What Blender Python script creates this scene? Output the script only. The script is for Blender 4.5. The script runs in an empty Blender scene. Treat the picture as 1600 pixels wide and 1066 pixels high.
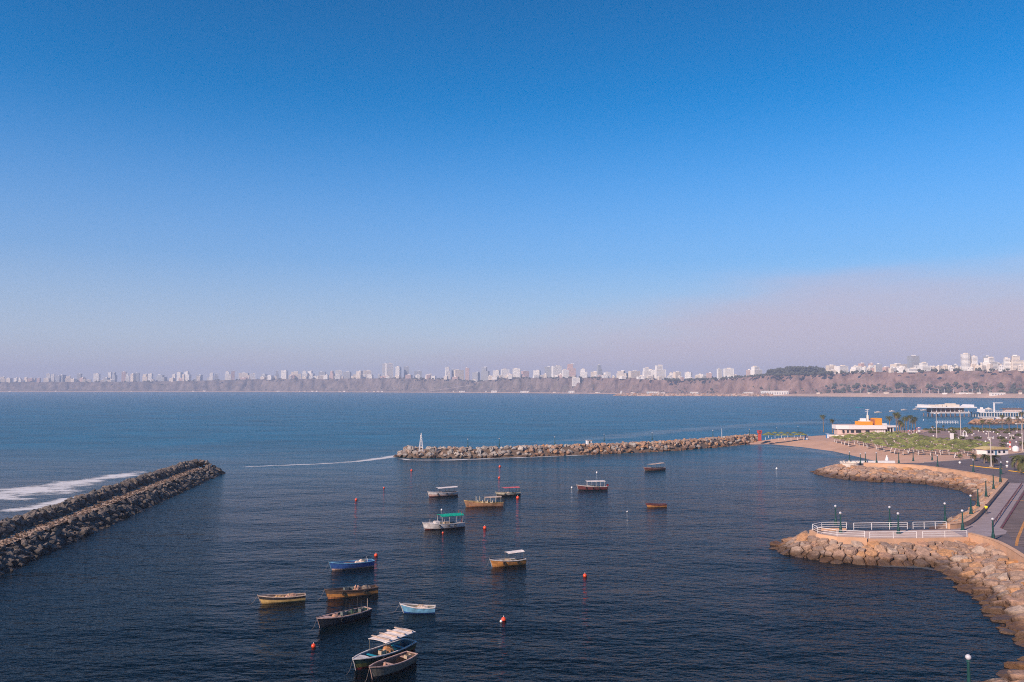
import bpy, bmesh, math, random
import numpy as np
from mathutils import Vector, Matrix, noise as mn
from mathutils.geometry import tessellate_polygon, convex_hull_2d
random.seed(11); rs = np.random.RandomState(5)
R = math.radians
scene = bpy.context.scene
COL = scene.collection

# ------------------------------------------------------------------ camera
H = 26.0; FPX = 1250.0; HY = 605.5
PITCH = math.atan((HY - 533.0) / FPX)
cam_d = bpy.data.cameras.new('camera'); cam_d.sensor_width = 36.0
cam_d.lens = 36.0 * FPX / 1600.0; cam_d.clip_start = 0.5; cam_d.clip_end = 30000
cam = bpy.data.objects.new('camera', cam_d); COL.objects.link(cam)
cam.location = (0, 0, H); cam.rotation_euler = (R(90) + PITCH, 0, 0)
scene.camera = cam

# ------------------------------------------------------------------ sky, sun, exposure
SUN_DIR = Vector((-0.70, -0.71, 0)).normalized(); SUN_EL = R(33)
w = bpy.data.worlds.new('World'); scene.world = w; w.use_nodes = True
wt = w.node_tree; wn = wt.nodes; wl = wt.links
for n in list(wn): wn.remove(n)
wout = wn.new('ShaderNodeOutputWorld'); wbg = wn.new('ShaderNodeBackground')
sky = wn.new('ShaderNodeTexSky'); sky.sky_type = 'NISHITA'; sky.sun_disc = False
sky.sun_elevation = SUN_EL
sky.sun_rotation = math.atan2(SUN_DIR.x, SUN_DIR.y)
sky.altitude = 0; sky.air_density = 1.0; sky.dust_density = 0.3; sky.ozone_density = 3.0
hsv = wn.new('ShaderNodeHueSaturation'); hsv.inputs['Saturation'].default_value = 1.82
hsv.inputs['Hue'].default_value = 0.502
wl.new(sky.outputs[0], hsv.inputs['Color'])
def wmath(op, a, b=None, c=None, clamp=False):
    n = wn.new('ShaderNodeMath'); n.operation = op; n.use_clamp = clamp
    for i, v in enumerate((a, b, c)):
        if v is None: continue
        if isinstance(v, (int, float)): n.inputs[i].default_value = v
        else: wl.new(v, n.inputs[i])
    return n.outputs[0]
def wsmooth(v, a, b, lo, hi):
    n = wn.new('ShaderNodeMapRange'); n.interpolation_type = 'SMOOTHSTEP'
    n.inputs['From Min'].default_value = a; n.inputs['From Max'].default_value = b
    n.inputs['To Min'].default_value = lo; n.inputs['To Max'].default_value = hi
    wl.new(v, n.inputs['Value']); return n.outputs[0]
tc = wn.new('ShaderNodeTexCoord'); sx = wn.new('ShaderNodeSeparateXYZ'); wl.new(tc.outputs['Generated'], sx.inputs[0])
az = wmath('ARCTAN2', sx.outputs[0], sx.outputs[1]); el = wmath('ARCSINE', sx.outputs[2])
nz = wn.new('ShaderNodeTexNoise'); nz.inputs['Scale'].default_value = 5.0; nz.inputs['Detail'].default_value = 5
mp = wn.new('ShaderNodeMapping'); mp.inputs['Scale'].default_value = (1, 1, 5); wl.new(tc.outputs['Generated'], mp.inputs[0]); wl.new(mp.outputs[0], nz.inputs['Vector'])
nzo = wmath('MULTIPLY', wmath('SUBTRACT', nz.outputs['Fac'], 0.5), R(4.0))
# low sea-fog bank: thin along the horizon everywhere, piled higher inland (to the right)
top = wmath('ADD', wsmooth(az, R(-14), R(25), R(2.2), R(7.6)), nzo)
bank = wmath('SUBTRACT', el, top)
fog = wsmooth(bank, R(-3.4), R(1.5), 0.86, 0.0)
thin = wsmooth(el, R(-1), R(21), 0.82, 0.0)          # soft haze up to 15 degrees
fogf = wmath('MAXIMUM', wmath('MULTIPLY', fog, wsmooth(az, R(-20), R(22), 0.7, 0.9)), 0.0)
# clear-air brightening towards the horizon
bri = wn.new('ShaderNodeMixRGB'); bri.blend_type = 'MULTIPLY'; bri.inputs[0].default_value = 1.0
wl.new(hsv.outputs[0], bri.inputs[1]); wl.new(wsmooth(el, R(9), R(34), 1.24, 0.88), bri.inputs[2])
mix1 = wn.new('ShaderNodeMixRGB'); wl.new(thin, mix1.inputs[0]); wl.new(bri.outputs[0], mix1.inputs[1])
mix1.inputs[2].default_value = (3.25, 3.3, 4.8, 1)
mix2 = wn.new('ShaderNodeMixRGB'); wl.new(fogf, mix2.inputs[0]); wl.new(mix1.outputs[0], mix2.inputs[1])
mix2.inputs[2].default_value = (4.6, 3.75, 4.5, 1)
wl.new(mix2.outputs[0], wbg.inputs['Color']); wbg.inputs['Strength'].default_value = 0.111
wl.new(wbg.outputs[0], wout.inputs[0])

sun_d = bpy.data.lights.new('sun', 'SUN'); sun_d.energy = 5.0; sun_d.angle = R(0.53); sun_d.color = (1.0, 0.83, 0.68)
sun = bpy.data.objects.new('sun', sun_d); COL.objects.link(sun)
S = Vector((SUN_DIR.x * math.cos(SUN_EL), SUN_DIR.y * math.cos(SUN_EL), math.sin(SUN_EL)))
sun.rotation_euler = (-S).to_track_quat('-Z', 'Y').to_euler(); sun.location = S * 300
vs = scene.view_settings; vs.view_transform = 'Standard'; vs.look = 'None'; vs.exposure = 0.25; vs.gamma = 1.0
scene.cycles.use_denoising = False; scene.cycles.filter_width = 1.05; scene.cycles.max_bounces = 6; scene.cycles.volume_bounces = 0
scene.cycles.transparent_max_bounces = 12; scene.cycles.sample_clamp_indirect = 6

# ------------------------------------------------------------------ helpers
CP, SP = math.cos(PITCH), math.sin(PITCH)
def G(px, py, z=0.0):
    """point on the level z that photograph pixel (px, py) shows"""
    u = (px - 800.0) / FPX; v = (533.0 - py) / FPX
    d = Vector((u, CP - v * SP, SP + v * CP))
    k = (z - H) / d.z
    return Vector((d.x * k, d.y * k, z))
def ZY(py, y):
    """height seen at row py at distance y"""
    v = (533.0 - py) / FPX
    return H + y * (SP + v * CP) / (CP - v * SP)
def XY_(px, py, y):
    v = (533.0 - py) / FPX
    return (px - 800.0) / FPX * y / (CP - v * SP)
def tag(o, label=None, cat=None, group=None, kind=None):
    if label: o['label'] = label
    if cat: o['category'] = cat
    if group: o['group'] = group
    if kind: o['kind'] = kind
    return o
def empty(name, loc, rz=0, label=None, cat=None, group=None):
    o = bpy.data.objects.new(name, None); COL.objects.link(o); o.location = loc; o.rotation_euler = (0, 0, rz)
    o.empty_display_size = 0.3
    return tag(o, label, cat, group)
def copy_tree(o, parent=None):
    c = o.copy(); COL.objects.link(c); c.parent = parent
    if parent is not None: c.matrix_parent_inverse = o.matrix_parent_inverse.copy()
    for ch in o.children:
        copy_tree(ch, c)
    return c
def place(o, name, mesh, parent=None, loc=(0, 0, 0)):
    ob = bpy.data.objects.new(name, mesh); COL.objects.link(ob); ob.location = loc
    if parent: ob.parent = parent
    return ob
class MB:
    def __init__(s): s.v = []; s.f = []; s.m = []; s.col = None
    def add(s, vs_, fs, mi=0):
        b = len(s.v); s.v.extend([tuple(p) for p in vs_])
        for f in fs: s.f.append([i + b for i in f]); s.m.append(mi)
        return s
    def box(s, c, d, rz=0, mi=0, M4=None):
        x, y, z = d[0] / 2, d[1] / 2, d[2] / 2
        P = [(-x, -y, -z), (x, -y, -z), (x, y, -z), (-x, y, -z), (-x, -y, z), (x, -y, z), (x, y, z), (-x, y, z)]
        ca, sa = math.cos(rz), math.sin(rz)
        Q = []
        for p in P:
            p = Vector((p[0] * ca - p[1] * sa, p[0] * sa + p[1] * ca, p[2]))
            if M4 is not None: p = M4 @ p
            Q.append(p + Vector(c))
        return s.add(Q, [(3, 2, 1, 0), (4, 5, 6, 7), (0, 1, 5, 4), (1, 2, 6, 5), (2, 3, 7, 6), (3, 0, 4, 7)], mi)
    def tube(s, pts, rad, n=6, mi=0, cap=True):
        pts = [Vector(p) for p in pts]
        if isinstance(rad, (int, float)): rad = [rad] * len(pts)
        rings = []
        for i, p in enumerate(pts):
            t = (pts[min(i + 1, len(pts) - 1)] - pts[max(i - 1, 0)]).normalized()
            a = Vector((0, 0, 1)) if abs(t.z) < 0.9 else Vector((1, 0, 0))
            u = t.cross(a).normalized(); v = t.cross(u)
            rings.append([p + (u * math.cos(2 * math.pi * k / n) + v * math.sin(2 * math.pi * k / n)) * rad[i] for k in range(n)])
        V = [q for r in rings for q in r]; F = []
        for i in range(len(pts) - 1):
            for k in range(n):
                F.append((i * n + k, i * n + (k + 1) % n, (i + 1) * n + (k + 1) % n, (i + 1) * n + k))
        if cap:
            F.append(tuple(range(n - 1, -1, -1))); F.append(tuple((len(pts) - 1) * n + k for k in range(n)))
        return s.add(V, F, mi)
    def lathe(s, prof, n=12, c=(0, 0, 0), mi=0):
        V = []; F = []
        for r, z in prof:
            for k in range(n):
                a = 2 * math.pi * k / n; V.append((c[0] + r * math.cos(a), c[1] + r * math.sin(a), c[2] + z))
        for i in range(len(prof) - 1):
            for k in range(n):
                F.append((i * n + k, i * n + (k + 1) % n, (i + 1) * n + (k + 1) % n, (i + 1) * n + k))
        F.append(tuple(range(n - 1, -1, -1))); F.append(tuple((len(prof) - 1) * n + k for k in range(n)))
        return s.add(V, F, mi)
    def prism(s, poly, z0, z1, mi=0, mside=None):
        """flat polygon raised from z0 to z1"""
        n = len(poly)
        area = sum(poly[i][0] * poly[(i + 1) % n][1] - poly[(i + 1) % n][0] * poly[i][1] for i in range(n))
        if area < 0: poly = poly[::-1]
        T = tessellate_polygon([[Vector((p[0], p[1], 0)) for p in poly]])
        b = len(s.v)
        s.v.extend([(p[0], p[1], z1) for p in poly]); s.v.extend([(p[0], p[1], z0) for p in poly])
        for t in T:
            a = [Vector(poly[i]).to_2d() for i in t]
            if (a[1] - a[0]).cross(a[2] - a[0]) < 0: t = t[::-1]
            s.f.append([b + i for i in t]); s.m.append(mi)
        for i in range(n):
            j = (i + 1) % n
            s.f.append([b + n + i, b + n + j, b + j, b + i]); s.m.append(mi if mside is None else mside)
        return s
    def mesh(s, name, mats, origin=(0, 0, 0), smooth=False):
        me = bpy.data.meshes.new(name)
        o = origin
        me.from_pydata([(p[0] - o[0], p[1] - o[1], p[2] - o[2]) for p in s.v], [], s.f)
        if not isinstance(mats, (list, tuple)): mats = [mats]
        for m in mats: me.materials.append(m)
        if len(mats) > 1: me.polygons.foreach_set('material_index', s.m)
        if smooth: me.polygons.foreach_set('use_smooth', [True] * len(me.polygons))
        me.update(); return me
    def build(s, name, mats, parent=None, origin=(0, 0, 0), loc=(0, 0, 0), smooth=False, label=None, cat=None, group=None, kind=None):
        ob = place(None, name, s.mesh(name, mats, origin, smooth), parent, loc)
        return tag(ob, label, cat, group, kind)

# ------------------------------------------------------------------ materials
def new_mat(name):
    m = bpy.data.materials.new(name); m.use_nodes = True; nt = m.node_tree
    b = nt.nodes['Principled BSDF']; return m, nt, b
def nd(nt, t, **kw):
    n = nt.nodes.new(t)
    for k, v in kw.items(): setattr(n, k, v)
    return n
def mth(nt, op, a, b=None, clamp=False):
    n = nt.nodes.new('ShaderNodeMath'); n.operation = op; n.use_clamp = clamp
    for i, v in enumerate((a, b)):
        if v is None: continue
        if isinstance(v, (int, float)): n.inputs[i].default_value = v
        else: nt.links.new(v, n.inputs[i])
    return n.outputs[0]
def mrange(nt, v, a, b, lo, hi, smooth=False):
    n = nt.nodes.new('ShaderNodeMapRange')
    if smooth: n.interpolation_type = 'SMOOTHSTEP'
    n.inputs[1].default_value = a; n.inputs[2].default_value = b; n.inputs[3].default_value = lo; n.inputs[4].default_value = hi
    nt.links.new(v, n.inputs[0]); return n.outputs[0]
def mixc(nt, f, a, b, mode='MIX'):
    n = nt.nodes.new('ShaderNodeMixRGB'); n.blend_type = mode
    for i, v in enumerate((f, a, b)):
        if isinstance(v, (int, float)): n.inputs[i].default_value = v
        elif isinstance(v, tuple): n.inputs[i].default_value = (v[0], v[1], v[2], 1)
        else: nt.links.new(v, n.inputs[i])
    return n.outputs[0]
def noise_n(nt, scale, detail=5, vec=None, rough=0.55):
    n = nt.nodes.new('ShaderNodeTexNoise'); n.inputs['Scale'].default_value = scale; n.inputs['Detail'].default_value = detail
    n.inputs['Roughness'].default_value = rough
    if vec is not None: nt.links.new(vec, n.inputs['Vector'])
    return n.outputs['Fac']
def M(name, col, rough=0.7, var=0.25, scale=1.5, bump=0.0, rnd=0.0, metal=0.0, dirt=None, dirt_amt=0.5):
    m, nt, b = new_mat(name)
    geo = nd(nt, 'ShaderNodeNewGeometry'); pos = geo.outputs['Position']
    f = noise_n(nt, scale, 6, pos)
    k = mrange(nt, f, 0.3, 0.7, 1 - var, 1 + var)
    c = mixc(nt, 1.0, tuple(col), k, 'MULTIPLY')
    if rnd:
        oi = nd(nt, 'ShaderNodeObjectInfo')
        c = mixc(nt, 1.0, c, mrange(nt, oi.outputs['Random'], 0, 1, 1 - rnd, 1 + rnd), 'MULTIPLY')
    if dirt:
        f2 = noise_n(nt, scale * 0.35, 8, pos, 0.7)
        c = mixc(nt, mrange(nt, f2, 0.48, 0.68, 0, dirt_amt), c, tuple(dirt))
    nt.links.new(c, b.inputs['Base Color']); b.inputs['Roughness'].default_value = rough; b.inputs['Metallic'].default_value = metal
    if bump:
        bn = nd(nt, 'ShaderNodeBump'); bn.inputs['Strength'].default_value = bump; bn.inputs['Distance'].default_value = 0.1
        nt.links.new(noise_n(nt, scale * 4, 6, pos), bn.inputs['Height']); nt.links.new(bn.outputs[0], b.inputs['Normal'])
    return m
def rock_mat(name, ramp, island=False, tide=1.0, tide_col=(0.045, 0.027, 0.011)):
    m, nt, b = new_mat(name)
    geo = nd(nt, 'ShaderNodeNewGeometry'); pos = geo.outputs['Position']
    r = geo.outputs['Random Per Island'] if island else nd(nt, 'ShaderNodeObjectInfo').outputs['Random']
    cr = nd(nt, 'ShaderNodeValToRGB'); cr.color_ramp.interpolation = 'LINEAR'
    els = cr.color_ramp.elements
    while len(els) < len(ramp): els.new(0.5)
    for i, c in enumerate(ramp):
        els[i].position = i / (len(ramp) - 1); els[i].color = (c[0], c[1], c[2], 1)
    nt.links.new(r, cr.inputs[0])
    f = noise_n(nt, 1.6, 8, pos, 0.65)
    c = mixc(nt, 1.0, cr.outputs[0], mrange(nt, f, 0.25, 0.75, 0.5, 1.4), 'MULTIPLY')
    # tidal stain: wet weed and algae up to the high-water mark
    sp = nd(nt, 'ShaderNodeSeparateXYZ'); nt.links.new(pos, sp.inputs[0])
    zz = mth(nt, 'ADD', sp.outputs[2], mth(nt, 'MULTIPLY', mth(nt, 'SUBTRACT', noise_n(nt, 0.7, 6, pos), 0.5), 1.0))
    t = mrange(nt, zz, tide * 0.45, tide * 1.25, 0.9, 0.0, True)
    tcn = mixc(nt, noise_n(nt, 1.1, 4, pos), tide_col, (tide_col[0] * 2.4, tide_col[1] * 1.5, tide_col[2] * 0.8))
    c = mixc(nt, t, c, tcn)
    nt.links.new(c, b.inputs['Base Color'])
    nt.links.new(mrange(nt, t, 0, 1, 0.85, 0.45), b.inputs['Roughness'])
    bn = nd(nt, 'ShaderNodeBump'); bn.inputs['Strength'].default_value = 0.9; bn.inputs['Distance'].default_value = 0.4
    nt.links.new(noise_n(nt, 2.2, 9, pos, 0.7), bn.inputs['Height']); nt.links.new(bn.outputs[0], b.inputs['Normal'])
    return m
TAN = [(0.46, 0.25, 0.16), (0.43, 0.26, 0.18), (0.33, 0.215, 0.16), (0.50, 0.31, 0.21), (0.53, 0.25, 0.10), (0.40, 0.24, 0.17), (0.56, 0.40, 0.30), (0.29, 0.195, 0.155), (0.48, 0.28, 0.19)]
GREY = [(0.30, 0.25, 0.22), (0.40, 0.34, 0.30), (0.22, 0.18, 0.16), (0.46, 0.40, 0.36), (0.34, 0.22, 0.16), (0.26, 0.2, 0.17), (0.5, 0.42, 0.36)]
DARK = [(c[0] * 1.45, c[1] * 1.38, c[2] * 1.3) for c in [(0.075, 0.062, 0.058), (0.12, 0.10, 0.09), (0.055, 0.048, 0.045), (0.10, 0.08, 0.07), (0.17, 0.13, 0.11)]]
m_rock = rock_mat('rock_tan', TAN); m_rock_i = rock_mat('rock_tan_joined', TAN, True)
m_rockg_i = rock_mat('rock_pale_joined', GREY, True, tide=1.1)
m_rockb_i = rock_mat('rock_brown_joined', [tuple(v * 0.85 for v in c) for c in TAN[:6]] + GREY[:2], True, tide=1.1, tide_col=(0.07, 0.04, 0.02))
m_rockd = rock_mat('rock_dark', DARK, tide=0.9, tide_col=(0.02, 0.017, 0.015)); m_rockd_i = rock_mat('rock_dark_joined', DARK, True, tide=0.9, tide_col=(0.02, 0.017, 0.015))
m_core = M('rubble_core', (0.13, 0.085, 0.06), 0.95, 0.4, 1.2, 0.5)
m_cored = M('rubble_core_dark', (0.07, 0.055, 0.05), 0.95, 0.4, 1.2, 0.5)
m_track = M('gravel_track', (0.42, 0.28, 0.20), 0.95, 0.45, 2.0, 0.8)
m_plaster = M('sea_wall_plaster', (0.58, 0.33, 0.20), 0.85, 0.14, 0.5, 0.15, dirt=(0.42, 0.26, 0.18), dirt_amt=0.6)
m_conc = M('concrete', (0.46, 0.36, 0.31), 0.9, 0.15, 0.8, 0.2)
m_pave = M('walk_paving', (0.30, 0.23, 0.235), 0.85, 0.16, 0.6, 0.1)
m_white = M('white_paint', (0.78, 0.72, 0.70), 0.5, 0.08, 3)
m_greenp = M('green_post_paint', (0.008, 0.05, 0.045), 0.45, 0.2, 3)
m_globe = M('opal_globe', (0.52, 0.48, 0.50), 0.25, 0.05, 3)
m_redrail = M('red_rail_paint', (0.16, 0.035, 0.028), 0.6, 0.25, 2)
m_yellow = M('yellow_kerb', (0.72, 0.36, 0.02), 0.7, 0.2, 2)
m_orangeline = M('orange_line', (0.50, 0.21, 0.05), 0.8, 0.35, 1.5)
m_sand = M('sand', (0.50, 0.29, 0.20), 0.95, 0.14, 0.15, 0.3)
def asphalt(name, col, line=None):
    m, nt, b = new_mat(name)
    pos = nd(nt, 'ShaderNodeNewGeometry').outputs['Position']
    c = mixc(nt, 1.0, col, mrange(nt, noise_n(nt, 0.25, 8, pos, 0.65), 0.3, 0.7, 0.7, 1.3), 'MULTIPLY')
    if line:
        wv = nd(nt, 'ShaderNodeTexWave'); wv.bands_direction = 'Y'; wv.inputs['Scale'].default_value = line; wv.inputs['Distortion'].default_value = 1.2
        wv.inputs['Detail'].default_value = 3
        nt.links.new(pos, wv.inputs['Vector'])
        c = mixc(nt, 1.0, c, mrange(nt, wv.outputs['Fac'], 0.1, 0.9, 0.72, 1.15), 'MULTIPLY')
    nt.links.new(c, b.inputs['Base Color']); b.inputs['Roughness'].default_value = 0.9
    return m
m_road = asphalt('road_asphalt', (0.13, 0.095, 0.10))
m_lot = asphalt('lot_asphalt', (0.155, 0.105, 0.095), 0.22)
m_farlot = asphalt('beach_lot_asphalt', (0.26, 0.165, 0.145))

# ------------------------------------------------------------------ water
def water_mat():
    m, nt, b = new_mat('sea_water')
    pos = nd(nt, 'ShaderNodeNewGeometry').outputs['Position']
    mp_ = nd(nt, 'ShaderNodeMapping'); mp_.inputs['Scale'].default_value = (0.55, 1, 1); mp_.inputs['Rotation'].default_value = (0, 0, R(14))
    nt.links.new(pos, mp_.inputs[0]); v = mp_.outputs[0]
    # harbour basin is sheltered: waves grow beyond the breakwaters
    sp = nd(nt, 'ShaderNodeSeparateXYZ'); nt.links.new(pos, sp.inputs[0])
    n1 = noise_n(nt, 2.0, 3, v); n2 = noise_n(nt, 0.75, 4, v); n3 = noise_n(nt, 0.10, 4, v); n4 = noise_n(nt, 0.028, 5, v)
    h = mth(nt, 'ADD', mth(nt, 'MULTIPLY', n1, 0.10), mth(nt, 'ADD', mth(nt, 'MULTIPLY', n2, 0.26), mth(nt, 'ADD', mth(nt, 'MULTIPLY', n3, 0.7), mth(nt, 'MULTIPLY', n4, 1.6))))
    bn = nd(nt, 'ShaderNodeBump'); bn.inputs['Strength'].default_value = 1.0; bn.inputs['Distance'].default_value = 0.9
    nt.links.new(h, bn.inputs['Height']); nt.links.new(bn.outputs[0], b.inputs['Normal'])
    patch = noise_n(nt, 0.012, 5, v)
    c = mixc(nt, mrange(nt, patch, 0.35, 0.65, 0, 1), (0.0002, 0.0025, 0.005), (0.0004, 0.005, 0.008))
    # open sea base colour raised to stand in for reflected sky
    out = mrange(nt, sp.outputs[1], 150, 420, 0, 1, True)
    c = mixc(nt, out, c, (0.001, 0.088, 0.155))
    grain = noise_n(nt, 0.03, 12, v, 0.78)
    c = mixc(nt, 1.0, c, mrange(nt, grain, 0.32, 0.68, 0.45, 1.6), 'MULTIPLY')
    nt.links.new(c, b.inputs['Base Color'])
    b.inputs['IOR'].default_value = 1.33; b.inputs['Specular IOR Level'].default_value = 0.085
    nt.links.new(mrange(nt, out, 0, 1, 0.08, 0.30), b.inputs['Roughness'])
    return m
m_water = water_mat()
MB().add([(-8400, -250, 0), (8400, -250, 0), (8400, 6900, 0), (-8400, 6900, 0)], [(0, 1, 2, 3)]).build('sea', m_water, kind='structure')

def foam_mat(name, amt):
    m, nt, b = new_mat(name)
    pos = nd(nt, 'ShaderNodeNewGeometry').outputs['Position']
    at_ = nd(nt, 'ShaderNodeAttribute'); at_.attribute_name = 'edge'
    mp_ = nd(nt, 'ShaderNodeMapping'); mp_.inputs['Scale'].default_value = (0.35, 1, 1); nt.links.new(pos, mp_.inputs[0])
    n = mth(nt, 'ADD', mth(nt, 'MULTIPLY', noise_n(nt, 0.12, 6, mp_.outputs[0], 0.65), 0.5), mth(nt, 'MULTIPLY', noise_n(nt, 0.8, 9, mp_.outputs[0], 0.78), 0.5))
    a = mth(nt, 'ADD', mth(nt, 'MULTIPLY', mth(nt, 'SUBTRACT', n, 0.5), 3.2), mth(nt, 'ADD', mth(nt, 'MULTIPLY', mth(nt, 'SUBTRACT', at_.outputs['Fac'], 0.6), 0.55), 0.5))
    a = mrange(nt, a, 0.40, 0.70, 0, amt, True)
    b.inputs['Base Color'].default_value = (0.72, 0.68, 0.68, 1); b.inputs['Roughness'].default_value = 0.8
    nt.links.new(a, b.inputs['Alpha']); return m
m_foam = foam_mat('foam', 0.9); m_foam_faint = foam_mat('foam_faint', 0.11)
def ribbon(name, pts, widths, mat, z=0.006, label='white foam', sub=8):
    P = []; W = []
    pw = [G(p[0], p[1], z) for p in pts]
    for i in range(len(pw) - 1):
        for k in range(sub):
            t = k / sub; P.append(pw[i].lerp(pw[i + 1], t)); W.append(widths[i] * (1 - t) + widths[i + 1] * t)
    P.append(pw[-1]); W.append(widths[-1])
    V = []; E = []; F = []
    nc = 7
    for i, p in enumerate(P):
        t = (P[min(i + 1, len(P) - 1)] - P[max(i - 1, 0)]).normalized(); nrm = Vector((-t.y, t.x, 0))
        fe = min(1, i / 4, (len(P) - 1 - i) / 4)
        for j in range(nc):
            s_ = j / (nc - 1) * 2 - 1
            V.append(p + nrm * s_ * W[i] / 2); E.append((1 - abs(s_) ** 1.6) * fe)
    for i in range(len(P) - 1):
        for j in range(nc - 1):
            a = i * nc + j; F.append((a, a + 1, a + nc + 1, a + nc))
    mb = MB().add(V, F); ob = mb.build(name, mat, kind='stuff')
    at_ = ob.data.attributes.new('edge', 'FLOAT', 'POINT'); at_.data.foreach_set('value', E)
    tag(ob, label, 'foam')
    return ob
ribbon('sea_foam', [(-60, 782), (10, 772), (70, 763), (140, 751), (205, 740), (238, 735)], [34, 34, 30, 15, 12, 6], m_foam, label='broad white surf breaking along the seaward side of the gravel breakwater')
ribbon('sea_foam', [(-20, 800), (40, 795), (100, 783), (150, 772), (200, 758)], [10, 10, 9, 7, 5], m_foam, 0.010, label='thin broken streaks of foam between surf and dark breakwater')
ribbon('sea_foam', [(352, 731), (420, 728), (500, 725), (560, 721), (605, 715), (632, 710)], [3.2, 4, 4.5, 6, 9, 8], m_foam, label='white foam line across the harbour mouth')
ribbon('sea_foam', [(618, 715), (640, 719), (700, 719), (800, 715.5), (900, 711.5), (1000, 706), (1100, 700), (1165, 695)], [6, 5, 4, 4, 4, 4, 4, 4], m_foam, 0.010, label='foam fringe along the foot of the boulder jetty')
ribbon('sea_foam', [(820, 694), (960, 683), (1080, 671), (1200, 663), (1330, 657)], [18, 34, 44, 50, 44], m_foam_faint, label='faint pale swell band running behind the boulder jetty')
ribbon('sea_foam', [(1165, 696), (1230, 699), (1290, 707), (1335, 716)], [8, 12, 12, 10], m_foam_faint, 0.014, label='thin swash at the edge of the little beach')
ribbon('sea_foam', [(1370, 885), (1400, 884), (1440, 886), (1470, 893)], [1.0, 2.2, 2.0, 1.0], m_foam_faint, label='faint foam at the foot of the railed pier')

# ------------------------------------------------------------------ land near the harbour
def dens(poly, step=2.0, closed=False):
    out = []
    n = len(poly)
    for i in range(n if closed else n - 1):
        a = Vector(poly[i]).to_2d(); b = Vector(poly[(i + 1) % n]).to_2d()
        k = max(1, int((b - a).length / step))
        for j in range(k): out.append(a.lerp(b, j / k))
    if not closed: out.append(Vector(poly[-1]).to_2d())
    return out
def smooth_line(poly, it=2):
    p = [Vector(q).to_2d() for q in poly]
    for _ in range(it):
        q = [p[0]]
        for i in range(len(p) - 1):
            q.append(p[i].lerp(p[i + 1], 0.25)); q.append(p[i].lerp(p[i + 1], 0.75))
        q.append(p[-1]); p = q
    return p
PZ = 2.5
wall_near = smooth_line([(50, 66), (56, 71), (61.8, 80), (65.8, 95), (68.0, 106.5), (70.6, 114.6), (72.0, 121), (71.4, 126.3)])
wall_diag = smooth_line([(72.6, 134.6), (75, 135.6), (77.3, 137.6), (84, 146), (99, 167), (122.4, 199.6)], 2) 
wall_second = smooth_line([(122.4, 199.6), (123.0, 208), (122.4, 219), (120.4, 234.5), (114, 240), (106, 243.0)], 2)
pier_front = [(71.4, 126.3), (62, 125.3), (54.5, 125.0), (50.6, 125.9), (48.7, 128.2)]
pier_back = [(48.9, 131.2), (50.8, 132.9), (55, 132.9), (72.6, 134.6)]
head_second = [(102.5, 243.4), (100.6, 245.2), (100.6, 248), (103, 250.2), (119, 250.5)]
road_edge = [(128.5, 251.8), (146, 261), (187, 292), (300, 345), (440, 385)]
paved = [tuple(p) for p in ([Vector((30, 54)), Vector((30, 61)), Vector((42, 62.5))] + wall_near + [Vector(p) for p in pier_front] + [Vector(p) for p in pier_back] + wall_diag[1:] + wall_second[1:] + [Vector(p) for p in head_second] + [Vector(p) for p in road_edge])] + [(440, -200), (60, -200), (50, 30)]
MB().prism(paved, -1.2, PZ, 0, 1).build('promenade', [m_road, m_conc], kind='structure')

# sheets laid on the promenade
def off(line, d):
    out = []
    for i, p in enumerate(line):
        t = (Vector(line[min(i + 1, len(line) - 1)]) - Vector(line[max(i - 1, 0)])).normalized()
        out.append(Vector((p[0] + t.y * d, p[1] - t.x * d)))
    return out
lot = [(82.2, 135.6), (123.8, 193.2), (134, 206), (440, 300), (440, -190), (70, -190), (64, 60), (71, 95), (73.5, 112), (76, 122)]
MB().prism(lot, PZ - 0.05, PZ + 0.004).build('parking_lot', m_lot, kind='structure')
walk = [tuple(p) for p in off(wall_diag[2:], 0.1)] + [(126.2, 197.4), (123.3, 193.4), (81.8, 135.8), (81.2, 132.8), (79.2, 130), (76, 128.2), (72.2, 126.9)] + [(62, 125.9), (54.5, 125.6), (51, 126.4), (49.4, 128.5), (49.4, 131), (51, 132.3), (55, 132.3), (72.6, 134.0)]
MB().prism(walk, PZ - 0.05, PZ + 0.008).build('pavement', m_pave, kind='structure')

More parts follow.
